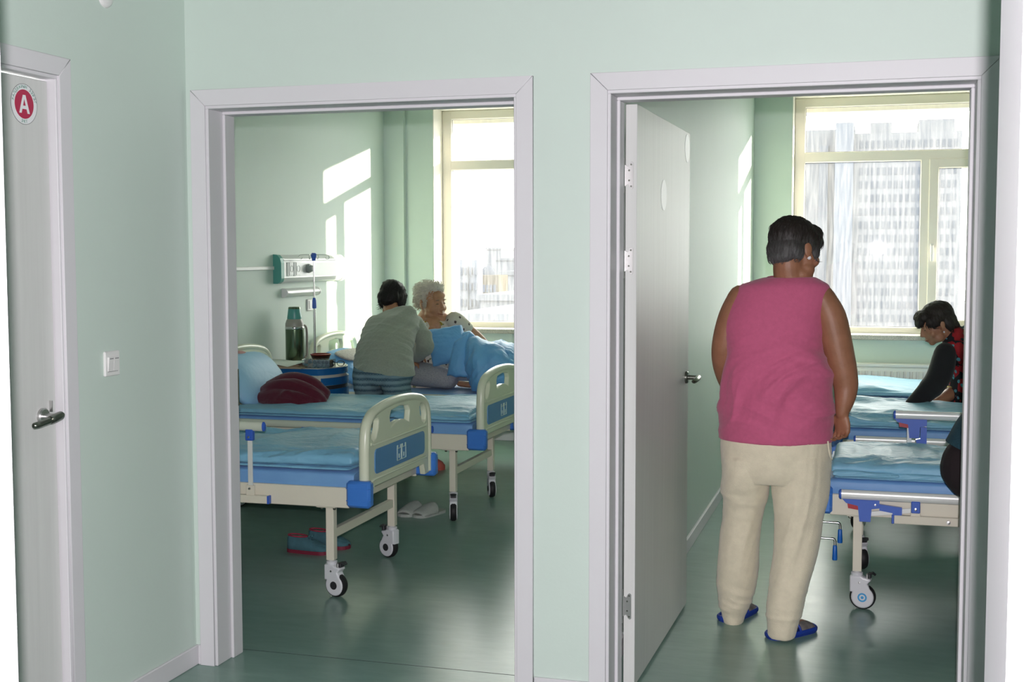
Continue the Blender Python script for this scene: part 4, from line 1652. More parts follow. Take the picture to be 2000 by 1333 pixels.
def slipper(name, label, loc, rz, m_up, m_sole, L=.25, W=.098, group=None, cover=(.45, .98), hh=.060, rim=None, open_toe=False):
    r = thing(name, label, 'slipper', loc, rz, group)
    sole_mesh(L, W, .016).build('sole', m_sole, r, False)
    v, f = [], []
    n, k = 16, 16
    for i in range(n + 1):
        t = cover[0] + (cover[1] - cover[0]) * i / n
        w = shoe_section(L, W, t) + .001
        H = hh * (1 - .55 * ((t - cover[0]) / (cover[1] - cover[0])) ** 1.6)
        if t > .985 - .06:
            H = max(.018, H * .8)
        for j in range(k + 1):
            a = math.pi * j / k
            v.append((t * L - .012 * math.sin(a) * (1 - i / n), w * math.cos(a), .010 + (H - .010) * math.sin(a) ** .75))
    for i in range(n):
        for j in range(k):
            a = i * (k + 1) + j
            f.append((a, a + 1, a + k + 2, a + k + 1))
    if not open_toe:
        f.append(tuple(n * (k + 1) + j for j in range(k + 1)))
    o = G().add(v, f).build('upper', m_up, r, True, 60)
    md = o.modifiers.new('solid', 'SOLIDIFY')
    md.thickness = .005
    if rim:
        edge = [v[j] for j in range(k + 1)]
        G().tube(edge, .0050, 8).build('binding', rim, r, True)
        n2 = 30
        ts = [.003 + .994 * i / n2 for i in range(n2 + 1)]
        pr = [(t * L, -shoe_section(L, W, t), .014) for t in ts]
        pl = [(t * L, shoe_section(L, W, t), .014) for t in ts][::-1]
        G().tube(pr + pl + [pr[0]], [(.0068, .0105)] * (len(pr) * 2 + 1), 10, cap=False).build('edge', rim, r, True)
    return r


slipper('slipper', 'left white towelling slipper of the pair by the middle bed', (-.19, 2.90, 0), -1.75, 'slipper_white', 'slipper_white', .25, .105, 'white slippers beside the middle bed', (.40, .93), .072, open_toe=True)
slipper('slipper', 'right white towelling slipper of the pair by the middle bed', (-.062, 2.885, 0), -1.95, 'slipper_white', 'slipper_white', .25, .105, 'white slippers beside the middle bed', (.40, .93), .072, open_toe=True)
slipper('slipper', 'coral slipper standing on the floor behind the near bed bumper', (-.70, 4.24, 0), .1, 'coral', 'coral', .17, .09, None, (.25, .98), .10)

# grey fuzzy throw at the head of the window bed, pink cloth at the head of the middle bed
mat('fuzzy_grey', rgb(168, 166, 158), 0.95, var=0.25, vscale=50, bump=1.0, bscale=120, sheen=0.5)
pillow('fuzzy_throw', 'rolled grey and white fuzzy throw on the pillow of the window bed', 'fuzzy_grey', (-1.30, 4.44, .792), .085, .24, .024, (0, .35, 0), 5.0, 'throw')
mat('cloth_pink', rgb(206, 160, 160), 0.9, bump=0.4, bscale=80)
pillow('folded_cloth', 'small pink cloth on top of the pillow of the middle left bed', 'cloth_pink', (-1.44, 2.99, .905), .04, .06, .012, (0, .35, 0), 6.0, 'cloth')
# ------------------------------------------------------------------ people
def skin(name, c, c2):
    return mat(name, c, 0.5, var=0.1, vscale=18, color2=c2, bump=0.08, bscale=160, sub=0.06)


skin('skin_tan', rgb(140, 96, 70), rgb(156, 108, 82))
skin('skin_warm', rgb(164, 120, 88), rgb(182, 136, 102))
skin('skin_rose', rgb(160, 112, 86), rgb(176, 126, 98))
mat('lip', rgb(132, 62, 54), 0.45)
mat('eye_dark', rgb(28, 20, 18), 0.2)
mat('brow_dark', rgb(58, 46, 40), 0.8)
mat('brow_grey', rgb(112, 98, 84), 0.8)
mat('cotton_pink', rgb(192, 90, 126), 0.85, var=0.05, vscale=60, bump=0.12, bscale=300, sheen=0.2)
mat('cotton_pink_rib', rgb(176, 78, 112), 0.85, bump=0.2, bscale=260)
mat('fleece_cream', rgb(222, 213, 188), 0.95, var=0.05, vscale=30, bump=0.25, bscale=220, sheen=0.35)
mat('pearl', rgb(235, 235, 240), 0.15)
mat('slipper_blue', rgb(24, 56, 150), 0.6, bump=0.2, bscale=150)
mat('slipper_grey', rgb(116, 110, 108), 0.7, var=0.35, vscale=35)
mat('knit_grey', rgb(146, 154, 140), 0.95, var=0.07, vscale=90, bump=0.3, bscale=260, sheen=0.3)
mat('black_knit', rgb(20, 20, 24), 0.9, sheen=0.1)
mat('teal_knit', rgb(30, 66, 80), 0.95, var=0.2, vscale=120, bump=0.3, bscale=220)
mat('brown_cloth', rgb(34, 24, 28), 0.9)
mat('gold', (0.7, 0.5, 0.2), 0.3, metal=1.0)


def hair_mat(name, c_top, c_low, z0, z1, rough=0.55):
    """hair whose own colour turns from the crown (z1) to the nape (z0), with streaks along the strands"""
    m = bpy.data.materials.new(name)
    m.use_nodes = True
    nt = m.node_tree
    b = nt.nodes['Principled BSDF']
    b.inputs['Roughness'].default_value = rough
    b.inputs['Specular IOR Level'].default_value = .35
    tc = nt.nodes.new('ShaderNodeTexCoord')
    sp = nt.nodes.new('ShaderNodeSeparateXYZ')
    nt.links.new(tc.outputs['Object'], sp.inputs[0])
    mp = nt.nodes.new('ShaderNodeMapping')
    mp.inputs['Scale'].default_value = (1, 1, .22)
    nt.links.new(tc.outputs['Object'], mp.inputs['Vector'])
    ns = nt.nodes.new('ShaderNodeTexNoise')
    ns.inputs['Scale'].default_value = 160
    ns.inputs['Detail'].default_value = 3
    nt.links.new(mp.outputs[0], ns.inputs['Vector'])
    mr = nt.nodes.new('ShaderNodeMapRange')
    mr.inputs['From Min'].default_value = z0
    mr.inputs['From Max'].default_value = z1
    nt.links.new(sp.outputs['Z'], mr.inputs['Value'])
    ad = nt.nodes.new('ShaderNodeMath')
    ad.operation = 'MULTIPLY_ADD'
    ad.inputs[1].default_value = .9
    ad.inputs[2].default_value = -.45
    nt.links.new(ns.outputs['Fac'], ad.inputs[0])
    a2 = nt.nodes.new('ShaderNodeMath')
    a2.operation = 'ADD'
    a2.use_clamp = True
    nt.links.new(mr.outputs[0], a2.inputs[0])
    nt.links.new(ad.outputs[0], a2.inputs[1])
    mx = nt.nodes.new('ShaderNodeMix')
    mx.data_type = 'RGBA'
    mx.inputs['A'].default_value = (*c_low, 1)
    mx.inputs['B'].default_value = (*c_top, 1)
    nt.links.new(a2.outputs[0], mx.inputs['Factor'])
    nt.links.new(mx.outputs['Result'], b.inputs['Base Color'])
    bp = nt.nodes.new('ShaderNodeBump')
    bp.inputs['Strength'].default_value = .5
    bp.inputs['Distance'].default_value = .004
    nt.links.new(ns.outputs['Fac'], bp.inputs['Height'])
    nt.links.new(bp.outputs[0], b.inputs['Normal'])
    MATS[name] = m


hair_mat('hair_salt', rgb(32, 26, 22), rgb(86, 86, 86), -.075, .045)
hair_mat('hair_black', rgb(20, 17, 16), rgb(22, 19, 18), -1, 1)
hair_mat('hair_dark', rgb(40, 34, 30), rgb(34, 28, 24), -.1, .1)
hair_mat('hair_white', rgb(206, 202, 188), rgb(158, 152, 138), -.08, .10, .6)


def spotted(name, base, cols, scale, size=.35, rough=.85):
    """printed cloth: blotches of several colours on a plain ground"""
    m = bpy.data.materials.new(name)
    m.use_nodes = True
    nt = m.node_tree
    b = nt.nodes['Principled BSDF']
    b.inputs['Roughness'].default_value = rough
    tc = nt.nodes.new('ShaderNodeTexCoord')
    wn_ = nt.nodes.new('ShaderNodeTexNoise')
    wn_.inputs['Scale'].default_value = scale * 2.2
    nt.links.new(tc.outputs['Object'], wn_.inputs['Vector'])
    prev = None
    for i, (c, s, th) in enumerate(cols):
        mp = nt.nodes.new('ShaderNodeMapping')
        mp.inputs['Location'].default_value = (3.1 * i, 1.7 * i, 2.3 * i)
        nt.links.new(tc.outputs['Object'], mp.inputs['Vector'])
        wa = nt.nodes.new('ShaderNodeVectorMath')
        wa.operation = 'MULTIPLY_ADD'
        wa.inputs[1].default_value = (.5 / (s * scale),) * 3
        nt.links.new(wn_.outputs['Color'], wa.inputs[0])
        nt.links.new(mp.outputs[0], wa.inputs[2])
        vo = nt.nodes.new('ShaderNodeTexVoronoi')
        vo.inputs['Scale'].default_value = scale * s
        nt.links.new(wa.outputs[0], vo.inputs['Vector'])
        lt = nt.nodes.new('ShaderNodeMath')
        lt.operation = 'LESS_THAN'
        lt.inputs[1].default_value = th
        nt.links.new(vo.outputs['Distance'], lt.inputs[0])
        mx = nt.nodes.new('ShaderNodeMix')
        mx.data_type = 'RGBA'
        if prev is None:
            mx.inputs['A'].default_value = (*base, 1)
        else:
            nt.links.new(prev, mx.inputs['A'])
        mx.inputs['B'].default_value = (*c, 1)
        nt.links.new(lt.outputs[0], mx.inputs['Factor'])
        prev = mx.outputs['Result']
    nt.links.new(prev, b.inputs['Base Color'])
    MATS[name] = m


spotted('floral_dark', rgb(16, 20, 28), ((rgb(158, 22, 32), 1.0, .50), (rgb(90, 158, 170), 1.9, .26), (rgb(16, 20, 28), 1.5, .22)), 12)
spotted('floral_white', rgb(196, 192, 176), ((rgb(150, 128, 40), 1.0, .22), (rgb(70, 56, 56), 1.5, .20), (rgb(120, 128, 90), 1.2, .18)), 14)
spotted('speckled_grey', rgb(158, 160, 164), ((rgb(92, 98, 108), 1.0, .26),), 150)


def banded(name):
    """knitted trousers with horizontal bands of pattern"""
    m = bpy.data.materials.new(name)
    m.use_nodes = True
    nt = m.node_tree
    b = nt.nodes['Principled BSDF']
    b.inputs['Roughness'].default_value = .9
    tc = nt.nodes.new('ShaderNodeTexCoord')
    w1 = nt.nodes.new('ShaderNodeTexWave')
    w1.bands_direction = 'Z'
    w1.inputs['Scale'].default_value = 8.0
    w1.inputs['Distortion'].default_value = 1.2
    w1.inputs['Detail'].default_value = 2
    nt.links.new(tc.outputs['Object'], w1.inputs['Vector'])
    w2 = nt.nodes.new('ShaderNodeTexWave')
    w2.bands_direction = 'Z'
    w2.inputs['Scale'].default_value = 26
    w2.inputs['Distortion'].default_value = .8
    nt.links.new(tc.outputs['Object'], w2.inputs['Vector'])
    ck = nt.nodes.new('ShaderNodeTexChecker')
    ck.inputs['Scale'].default_value = 110
    nt.links.new(tc.outputs['Object'], ck.inputs['Vector'])
    m1 = nt.nodes.new('ShaderNodeMath')
    m1.operation = 'MULTIPLY'
    nt.links.new(w2.outputs['Fac'], m1.inputs[0])
    nt.links.new(ck.outputs['Fac'], m1.inputs[1])
    m2 = nt.nodes.new('ShaderNodeMath')
    m2.operation = 'MULTIPLY_ADD'
    m2.inputs[1].default_value = .45
    nt.links.new(m1.outputs[0], m2.inputs[0])
    nt.links.new(w1.outputs['Fac'], m2.inputs[2])
    rp = nt.nodes.new('ShaderNodeValToRGB')
    rp.color_ramp.elements[0].color = (*rgb(62, 90, 104), 1)
    rp.color_ramp.elements[0].position = .0
    rp.color_ramp.elements[1].color = (*rgb(122, 150, 158), 1)
    rp.color_ramp.elements[1].position = 1.0
    nt.links.new(m2.outputs[0], rp.inputs['Fac'])
    nt.links.new(rp.outputs[0], b.inputs['Base Color'])
    MATS[name] = m


banded('knit_pattern')


# ---- body building tools
def ell(c, r, m=None, n=20, k=12):
    v, f = [], []
    for i in range(k + 1):
        b = -math.pi / 2 + math.pi * i / k
        for j in range(n):
            a = 2 * math.pi * j / n
            v.append(Vector((r[0] * math.cos(b) * math.cos(a), r[1] * math.cos(b) * math.sin(a), r[2] * math.sin(b))))
    for i in range(k):
        for j in range(n):
            f.append((i * n + j, i * n + (j + 1) % n, (i + 1) * n + (j + 1) % n, (i + 1) * n + j))
    if m is not None and len(m) == 3:
        v = [m @ p for p in v]
    v = [p + Vector(c) for p in v]
    return [tuple(p) for p in v], f


def limb(pts, r, n=18, up=(0, 1, 0), k=5):
    return tube_mesh(pts, r, n, up, k, True, True)


def sil(st, k=4, n=32, up=(0, 1, 0), dome=True):
    """solid of revolution-like form from outline stations (v, left u, right u, depth Y, half depth)"""
    pts, rr = [], []
    for (v, a, b, Y, ry) in st:
        p, q = at(a, v, Y), at(b, v, Y)
        pts.append(tuple((p + q) / 2))
        rr.append(((q - p).length / 2, ry))
    P, R = catmull(pts, k), catmull([np.array(x) for x in rr], k)
    v, f = [], []
    m = len(P)
    for i in range(m):
        for j in range(n):
            a = 2 * math.pi * j / n
            v.append((P[i][0] + R[i][0] * math.cos(a), P[i][1] + R[i][1] * math.sin(a), P[i][2]))
    for i in range(m - 1):
        for j in range(n):
            f.append((i * n + j, i * n + (j + 1) % n, (i + 1) * n + (j + 1) % n, (i + 1) * n + j))
    f.append(tuple(range(n))[::-1])
    f.append(tuple((m - 1) * n + j for j in range(n)))
    return v, f


def xf(vf, m):
    return [tuple(m @ Vector(p)) for p in vf[0]], vf[1]


def blob(parts, voxel=.007, smooth=6, cut=None):
    g = G()
    for v, f in parts:
        g.add(v, f)
    me = g.mesh('blob')
    ob = bpy.data.objects.new('tmp', me)
    col.objects.link(ob)
    md = ob.modifiers.new('r', 'REMESH')
    md.mode = 'VOXEL'
    md.voxel_size = voxel
    md.adaptivity = 0
    if smooth:
        sm = ob.modifiers.new('s', 'SMOOTH')
        sm.factor = .5
        sm.iterations = smooth
    dg = bpy.context.evaluated_depsgraph_get()
    out = bpy.data.meshes.new_from_object(ob.evaluated_get(dg))
    bpy.data.objects.remove(ob)
    bpy.data.meshes.remove(me)
    out.materials.clear()
    if cut is not None:
        bm = bmesh.new()
        bm.from_mesh(out)
        co, no = cut
        res = bmesh.ops.bisect_plane(bm, geom=bm.verts[:] + bm.edges[:] + bm.faces[:], plane_co=co, plane_no=no, clear_outer=True)
        ed = [e for e in bm.edges if e.is_boundary]
        bmesh.ops.holes_fill(bm, edges=ed, sides=0)
        bm.to_mesh(out)
        bm.free()
    return out


def displace(me, fn):
    n = len(me.vertices)
    co = np.empty(n * 3)
    me.vertices.foreach_get('co', co)
    no = np.empty(n * 3)
    me.vertex_normals.foreach_get('vector', no)
    co, no = co.reshape(-1, 3), no.reshape(-1, 3)
    d = np.array([fn(p[0], p[1], p[2]) for p in co])
    co = co + no * d[:, None]
    me.vertices.foreach_set('co', co.ravel())
    me.update()
    return me


def wlink(name, me, material, parent, smooth=180):
    """link a mesh given in place coordinates under a thing that is not turned"""
    o_ = parent
    off = Vector((0, 0, 0))
    while o_ is not None:
        off += o_.location
        o_ = o_.parent
    me.transform(Matrix.Translation(-off))
    return link(name, me, material, parent, True, smooth)


def head_frame(c, fwd, roll=0.0):
    f = Vector(fwd).normalized()
    r = f.cross(Vector((0, 0, 1))).normalized()
    u = r.cross(f)
    m = Matrix((( r.x, f.x, u.x), (r.y, f.y, u.y), (r.z, f.z, u.z)))
    m = m @ Matrix.Rotation(roll, 3, 'Y')
    return Matrix.Translation(c) @ m.to_4x4()


def head_parts(plump=1.0):
    p = plump
    P = [ell((0, -.012, .035), (.075, .093, .081)), ell((0, .030, -.030), (.063 * p, .064, .078)), ell((0, .034, -.075), (.050 * p, .050, .036)),
         ell((0, .068, -.097), (.024 * p, .019, .018)), ell((0, .076, .018), (.046, .014, .013)), ell((0, .068, .045), (.052, .022, .03)),
         limb([(0, .088, .012), (0, .100, -.012), (0, .109, -.034)], [.0075, .0090, .0115], 10, (1, 0, 0), 3),
         ell((0, .091, -.066), (.024, .010, .0055)), ell((0, .089, -.0785), (.020, .010, .0065)), ell((0, .086, -.056), (.020, .010, .012))]
    for s in (-1, 1):
        P += [ell((s * .040 * p, .056, -.040), (.026 * p, .024, .026)), ell((s * .0115, .099, -.041), (.0085, .0085, .007)),
              ell((s * .031, .082, -.006), (.015, .006, .0085)), ell((s * .044 * p, .030, -.078), (.022 * p, .032, .028))]
        rot = Matrix.Rotation(s * -.30, 3, 'Z') @ Matrix.Rotation(.15, 3, 'X')
        P += [ell((s * .079 * (1 + (p - 1) * .4), -.010, -.008), (.0075, .019, .031), rot), ell((s * .076 * (1 + (p - 1) * .4), .000, -.036), (.008, .010, .011))]
    return P


def tufts(me, n, length, r, seed, fn_dir, zmin=-9, curl=0.0, m_inv=None):
    """short tapering locks of hair lying on a hair mesh (local head coordinates)"""
    q = random.Random(seed)
    g = G()
    vs = me.vertices
    N = len(vs)
    made = 0
    tries = 0
    while made < n and tries < n * 6:
        tries += 1
        vt = vs[q.randrange(N)]
        p, nn = Vector(vt.co), Vector(vt.normal)
        if p.z < zmin:
            continue
        d = fn_dir(p, nn, q)
        d = (d - nn * d.dot(nn))
        if d.length < 1e-4:
            continue
        d.normalize()
        L = length * q.uniform(.6, 1.25)
        pts = []
        side = d.cross(nn)
        cu = q.uniform(-1, 1) * curl
        for i in range(5):
            t = i / 4
            pts.append(tuple(p - nn * .003 + d * L * t + nn * ((.006 if curl < .3 else .012) * math.sin(t * 2.2) * (1 + curl)) + side * cu * L * .5 * math.sin(t * 3.0) - nn * .014 * t * t * (0 if curl > .3 else 1)))
        g.tube(pts, [r * .8, r, r * .9, r * .6, r * .12], 5, up=tuple(nn))
        made += 1
    return g


def add_hair(parent, M, parts, material, voxel=.006, n=200, length=.05, r=.003, seed=1, curl=0.0, dirf=None, cut=None, smooth=5, disp=.003, zmin=-9):
    e = bpy.data.objects.new('hair', None)
    me = blob(parts, voxel, smooth, cut)
    displace(me, lambda x, y, z: disp * nz(x * 60, y * 60, z * 14, 1) + disp * .7 * nz(x * 140, y * 140, z * 30, 1))
    if dirf is None:
        dirf = lambda p, nn, q: Vector((p.x * .4 + q.uniform(-.3, .3), p.y * .5 + q.uniform(-.3, .3) - .1, -1))
    t = tufts(me, n, length, r, seed, dirf, zmin, curl)
    tm = t.mesh()
    out = join([me, tm], 'hair')
    o = link('hair', out, material, parent, True, 180)
    bpy.data.objects.remove(e)
    off = Vector((0, 0, 0))
    q = parent
    while q is not None:
        off += q.location
        q = q.parent
    o.matrix_local = Matrix.Translation(-off) @ M
    return o


def local_part(name, g, material, parent, M, smooth=True):
    me = g.mesh(name) if isinstance(g, G) else g
    o = link(name, me, material, parent, smooth, 60)
    off = Vector((0, 0, 0))
    q = parent
    while q is not None:
        off += q.location
        q = q.parent
    o.matrix_local = Matrix.Translation(-off) @ M
    return o


def face_details(parent, M, brow, smile=0.0, plump=1.0, closed=True):
    for s in (-1, 1):
        local_part('eye', G().tube([(s * (.031 + dx), .0885 - abs(dx) * .20, -.006 + (.0022 if smile else 0) * (1 - (dx / .014) ** 2)) for dx in np.linspace(-.014, .014, 7)],
                                   [.0006, .0016, .0022, .0024, .0022, .0016, .0006], 6, up=(0, 0, 1)), 'eye_dark', parent, M)
        local_part('eyebrow', G().tube([(s * (.031 + dx), .0905 - abs(dx) * .30 + .001, .019 + .002 * (1 - (dx / .018) ** 2)) for dx in np.linspace(-.018, .018, 7)],
                                       [.0008, .0022, .0028, .0028, .0024, .0018, .0006], 6, up=(0, 0, 1)), brow, parent, M)
    w = .025 + .005 * smile
    local_part('mouth', G().tube([(x, .1005 - (x / w) ** 2 * .016, -.0720 + smile * .006 * (x / w) ** 2) for x in np.linspace(-w, w, 9)],
                                 [.0006, .0018, .0026, .003, .003, .003, .0026, .0018, .0006], 6, up=(0, 0, 1)), 'lip', parent, M)


def hand_parts(w, d, n, thumb, curl=.6, sc=1.0, spread=0.0):
    """wrist point, finger direction, palm normal, thumb side (+1/-1 along d x n); returns closed shells"""
    w, d, n = Vector(w), Vector(d).normalized(), Vector(n)
    n = (n - d * n.dot(d)).normalized()
    s = d.cross(n) * thumb
    P = []
    K = w + d * .080 * sc
    P.append(tube_mesh([tuple(w - d * .012 * sc), tuple(w + d * .012 * sc), tuple(w + d * .045 * sc), tuple(K), tuple(K + d * .008 * sc)],
                       [(.026 * sc, .019 * sc), (.030 * sc, .0185 * sc), (.040 * sc, .0175 * sc), (.040 * sc, .0145 * sc), (.034 * sc, .010 * sc)], 18, tuple(n), 3, True, True))
    for i, (off, L) in enumerate(((.0315, .068), (.0105, .077), (-.0105, .071), (-.0305, .056))):
        b = K + s * off * sc - d * .006 * sc
        pts, dd = [b], d + s * spread * (.029 - i * .019) * 8
        dd.normalize()
        c = curl * (.85 + .10 * i)
        ax = s if False else d.cross(n).normalized()
        cur = b
        ang = 0
        for seg, fr in enumerate((.44, .31, .25)):
            ang += c * (.75 if seg == 0 else 1.0)
            v = dd * math.cos(ang) + n * math.sin(ang)
            nxt = cur + v * L * fr * sc
            pts += [cur + (nxt - cur) * .5, nxt]
            cur = nxt
        rr = np.linspace(.0084, .0062, len(pts)) * sc
        P.append(tube_mesh([tuple(p) for p in pts], list(rr), 10, tuple(s), 2, True, True))
    tb = w + d * .022 * sc + s * .026 * sc
    t1 = tb + (d * .55 + s * .62 + n * .35).normalized() * .036 * sc
    t2 = t1 + (d * .85 + s * .10 + n * .45).normalized() * .030 * sc
    t3 = t2 + (d * .85 - s * .25 + n * .45).normalized() * .022 * sc
    P.append(tube_mesh([tuple(w + d * .012 * sc + s * .012 * sc), tuple(tb), tuple(t1), tuple(t2), tuple(t3)], [.014 * sc, .0145 * sc, .0118 * sc, .0100 * sc, .0075 * sc], 12, tuple(n), 3, True, True))
    return P


def fl(u, v):
    d = _r2 * ((u - 1000) / F_PX) + _d2 * ((v - 666.5) / F_PX) + _fwd
    t = -CAM.z / d.z
    return CAM + d * t


# maroon fleece blanket thrown in a heap on the middle left bed
hp = [ell((0, 0, .055), (.225, .15, .085)),
      limb([(-.22, -.06, .04), (-.10, -.11, .11), (.05, -.12, .13), (.17, -.10, .085), (.215, -.06, .035)], [.032, .036, .036, .034, .030], 14, (0, 0, 1)),
      limb([(-.21, -.12, .035), (-.06, -.145, .065), (.09, -.15, .06), (.19, -.10, .03)], [.030, .034, .032, .028], 14, (0, 0, 1)),
      limb([(-.18, 0, .09), (-.03, -.03, .150), (.11, -.02, .135), (.20, .01, .07)], [.040, .045, .042, .034], 14, (0, 0, 1)),
      limb([(-.03, -.165, .045), (.03, -.175, .085), (.08, -.170, .06), (.06, -.165, .03)], .018, 12, (0, 1, 0)),
      limb([(-.15, -.13, .022), (-.05, -.165, .022), (.04, -.17, .02), (.16, -.14, .022)], .024, 12, (0, 0, 1)),
      limb([(-.20, -.03, .07), (-.12, -.12, .085), (-.04, -.15, .04)], .026, 12, (0, 0, 1)),
      limb([(.20, 0, .05), (.16, -.11, .055), (.10, -.15, .035)], .028, 12, (0, 0, 1))]
hm = blob(hp, .0065, 5)
displace(hm, lambda x, y, z: .007 * (folds(x, z + y, 3.7, .5, 9, 3, 1.0) - .3))
for vtx in hm.vertices:
    vtx.co.z = max(0.0, vtx.co.z)
hb = link('fleece_blanket', hm, 'fleece_maroon', None, True, 180)
hb.location = (-1.07, 2.98, .604)
tag(hb, 'heaped dark maroon fleece blanket on the middle left bed', 'blanket')

# ================================================================== 1. woman in the pink sleeveless top
p1 = thing('person', 'woman in a pink sleeveless top and cream trousers standing with her back turned', 'person', (2.0, 1.0, 0))
Y = 1.0
M1 = head_frame(at(1553, 487, 1.02), (.70, .70, -.20), -.06)
sh_c = at(1545, 580, Y)
body = [xf(q, M1) for q in head_parts(1.18)]
nk = M1 @ Vector((0, -.025, -.06))
body.append(limb([tuple(at(1545, 572, 1.0)), tuple(at(1543, 545, 1.0)), tuple(nk), tuple(M1 @ Vector((0, -.01, 0)))], [(.085, .075), (.066, .066), (.060, .064), (.058, .06)], 18))
body.append(ell(M1 @ Vector((.02, .02, -.10)), (.055, .055, .04)))
body.append(sil([(556, 1478, 1600, Y, .06), (575, 1445, 1610, Y, .085), (615, 1432, 1598, Y, .105), (690, 1434, 1598, Y, .125), (780, 1428, 1608, Y, .14), (860, 1420, 1612, Y, .145), (925, 1426, 1606, Y, .135)]))
# arms
ra = [at(1606, 583, 1.0), at(1622, 618, 1.0), at(1631, 655, 1.0), at(1640, 695, 1.0), at(1648, 728, 1.0), at(1652, 755, 1.0), at(1650, 780, .99), at(1645, 806, .985)]
body.append(limb([tuple(p) for p in ra], [(.052, .058), (.060, .066), (.061, .066), (.058, .062), (.053, .056), (.048, .049), (.040, .040), (.027, .031)], 22))
la = [at(1446, 583, 1.0), at(1432, 618, 1.0), at(1421, 655, 1.0), at(1416, 690, 1.01), at(1419, 722, 1.05), at(1430, 752, 1.12), at(1448, 775, 1.20), at(1470, 790, 1.27)]
body.append(limb([tuple(p) for p in la], [(.052, .058), (.058, .064), (.057, .064), (.055, .06), (.051, .055), (.046, .048), (.038, .038), (.027, .030)], 22))
body += hand_parts(at(1645, 806, .985), Vector((.03, -.02, -1)), Vector((-.62, -.75, -.1)), 1, .70, .95, .35)
body += hand_parts(at(1470, 790, 1.27), Vector((.9, .35, -.1)), Vector((0, .4, -1)), 1, .5, .92)
# legs and feet inside the trousers
body.append(limb([tuple(at(1465, 900, 1.0)), tuple(at(1456, 1000, 1.02)), tuple(at(1446, 1100, 1.05)), tuple(at(1432, 1190, 1.08)), tuple(at(1430, 1206, 1.09))], [(.088, .10), (.070, .085), (.052, .06), (.038, .042), (.036, .04)], 18))
body.append(limb([tuple(at(1562, 900, 1.0)), tuple(at(1560, 1000, .97)), tuple(at(1546, 1110, .93)), tuple(at(1528, 1205, .90)), tuple(at(1527, 1228, .90))], [(.092, .10), (.074, .085), (.054, .06), (.038, .042), (.036, .04)], 18))
hR, tR = fl(1503, 1250), fl(1584, 1228)
hL, tL = fl(1414, 1217), fl(1464, 1190)
for h_, t_ in ((hR, tR), (hL, tL)):
    a, b = h_.lerp(t_, .16), h_.lerp(t_, .75)
    body.append(limb([(a.x, a.y, .055), ((a.x + b.x) / 2, (a.y + b.y) / 2, .045), (b.x, b.y, .034)], [(.034, .034), (.036, .026), (.036, .016)], 14, (0, 0, 1)))
me = blob(body, .0046, 5)
wlink('body', me, 'skin_tan', p1)
# hair
H1 = [ell((0, -.020, .044), (.089, .104, .086)), ell((0, -.060, -.008), (.078, .056, .064)), ell((0, -.070, -.045), (.066, .040, .030)), ell((0, .052, .066), (.072, .056, .048)),
      ell((.0, .085, .045), (.058, .030, .034))]
for s in (-1, 1):
    H1 += [ell((s * .070, .010, .035), (.022, .060, .046)), ell((s * .074, .042, -.004), (.012, .020, .032)), ell((s * .070, -.045, -.015), (.018, .035, .04))]
add_hair(p1, M1, H1, 'hair_salt', .0055, 1100, .034, .0012, 3, 0.02, lambda p, nn, q: Vector((p.x * .5 + q.uniform(-.15, .15), (p.y + .02) * .9 + q.uniform(-.15, .15), -.75 if p.z < .09 else -.2)), disp=.0025)
for s in (1, -1):
    er = G().lathe([(0, .006), (.004, .005), (.0058, .002), (.0058, 0), (0, 0)], 14, axis='x')
    for i in range(7):
        a = 2 * math.pi * i / 7
        v_, f_ = ell((.002, .0062 * math.cos(a), .0062 * math.sin(a)), (.002, .0022, .0022), None, 8, 5)
        er.add(v_, f_)
    mm = M1 @ Matrix.Translation((s * .0865, .000, -.040)) @ (Matrix.Rotation(0, 4, 'Z') if s > 0 else Matrix.Rotation(math.pi, 4, 'Z')) @ Matrix.Rotation(-.5 if s > 0 else .5, 4, 'Z')
    local_part('earring', er, 'pearl', p1, mm)
face_details(p1, M1, 'brow_dark')

# sleeveless top
top_st = [(542, 1492, 1592, 1.0, .066), (549, 1468, 1606, 1.0, .082), (558, 1444, 1621, 1.0, .098), (578, 1431, 1621, 1.0, .114), (612, 1418, 1612, 1.0, .132), (645, 1411, 1609, 1.0, .143),
          (685, 1420, 1607, 1.0, .150), (720, 1419, 1614, 1.0, .158), (760, 1413, 1620, 1.0, .164), (810, 1408, 1624, 1.0, .170), (840, 1406, 1626, 1.0, .171), (858, 1405, 1627, 1.0, .171)]
tp = blob([sil(top_st, 4, 40, dome=False)], .0065, 3)
ctr = at(1520, 700, 1.0)


def shirt_folds(x, y, z):
    dz, dx = z - ctr.z, x - ctr.x
    a = .030 * max(0, folds(x * .9, z, 2.2, .55, 9, 2.0, .8) - .2) * math.exp(-((dz + .10) / .16) ** 2)
    b = .014 * max(0, folds(x * .9, z, 6.2, .10, 11, 2.0, .8) - .25) * math.exp(-((dz + .20) / .09) ** 2)
    c = .04 * max(0, folds(x, z, 9.2, -.75, 8, 1.6, .5) - .25) * math.exp(-((dx - .14) / .10) ** 2 - ((dz + .02) / .14) ** 2)
    return a + b + c + .003 * nz(x * 9, y * 9, z * 9)


displace(tp, shirt_folds)
o = wlink('tank_top', tp, 'cotton_pink', p1, 75)
# neckline and armhole bindings
ring = []
for i in range(25):
    a = 2 * math.pi * i / 24
    c = at(1542, 549, 1.0)
    ring.append((c.x + .088 * math.cos(a), c.y + .078 * math.sin(a), c.z + .004 - .004 * math.cos(a) + .008 * math.sin(a)))
wlink('neckline', G().tube(ring, [(.005, .0075)] * 25, 8, cap=False).mesh(), 'cotton_pink_rib', p1)
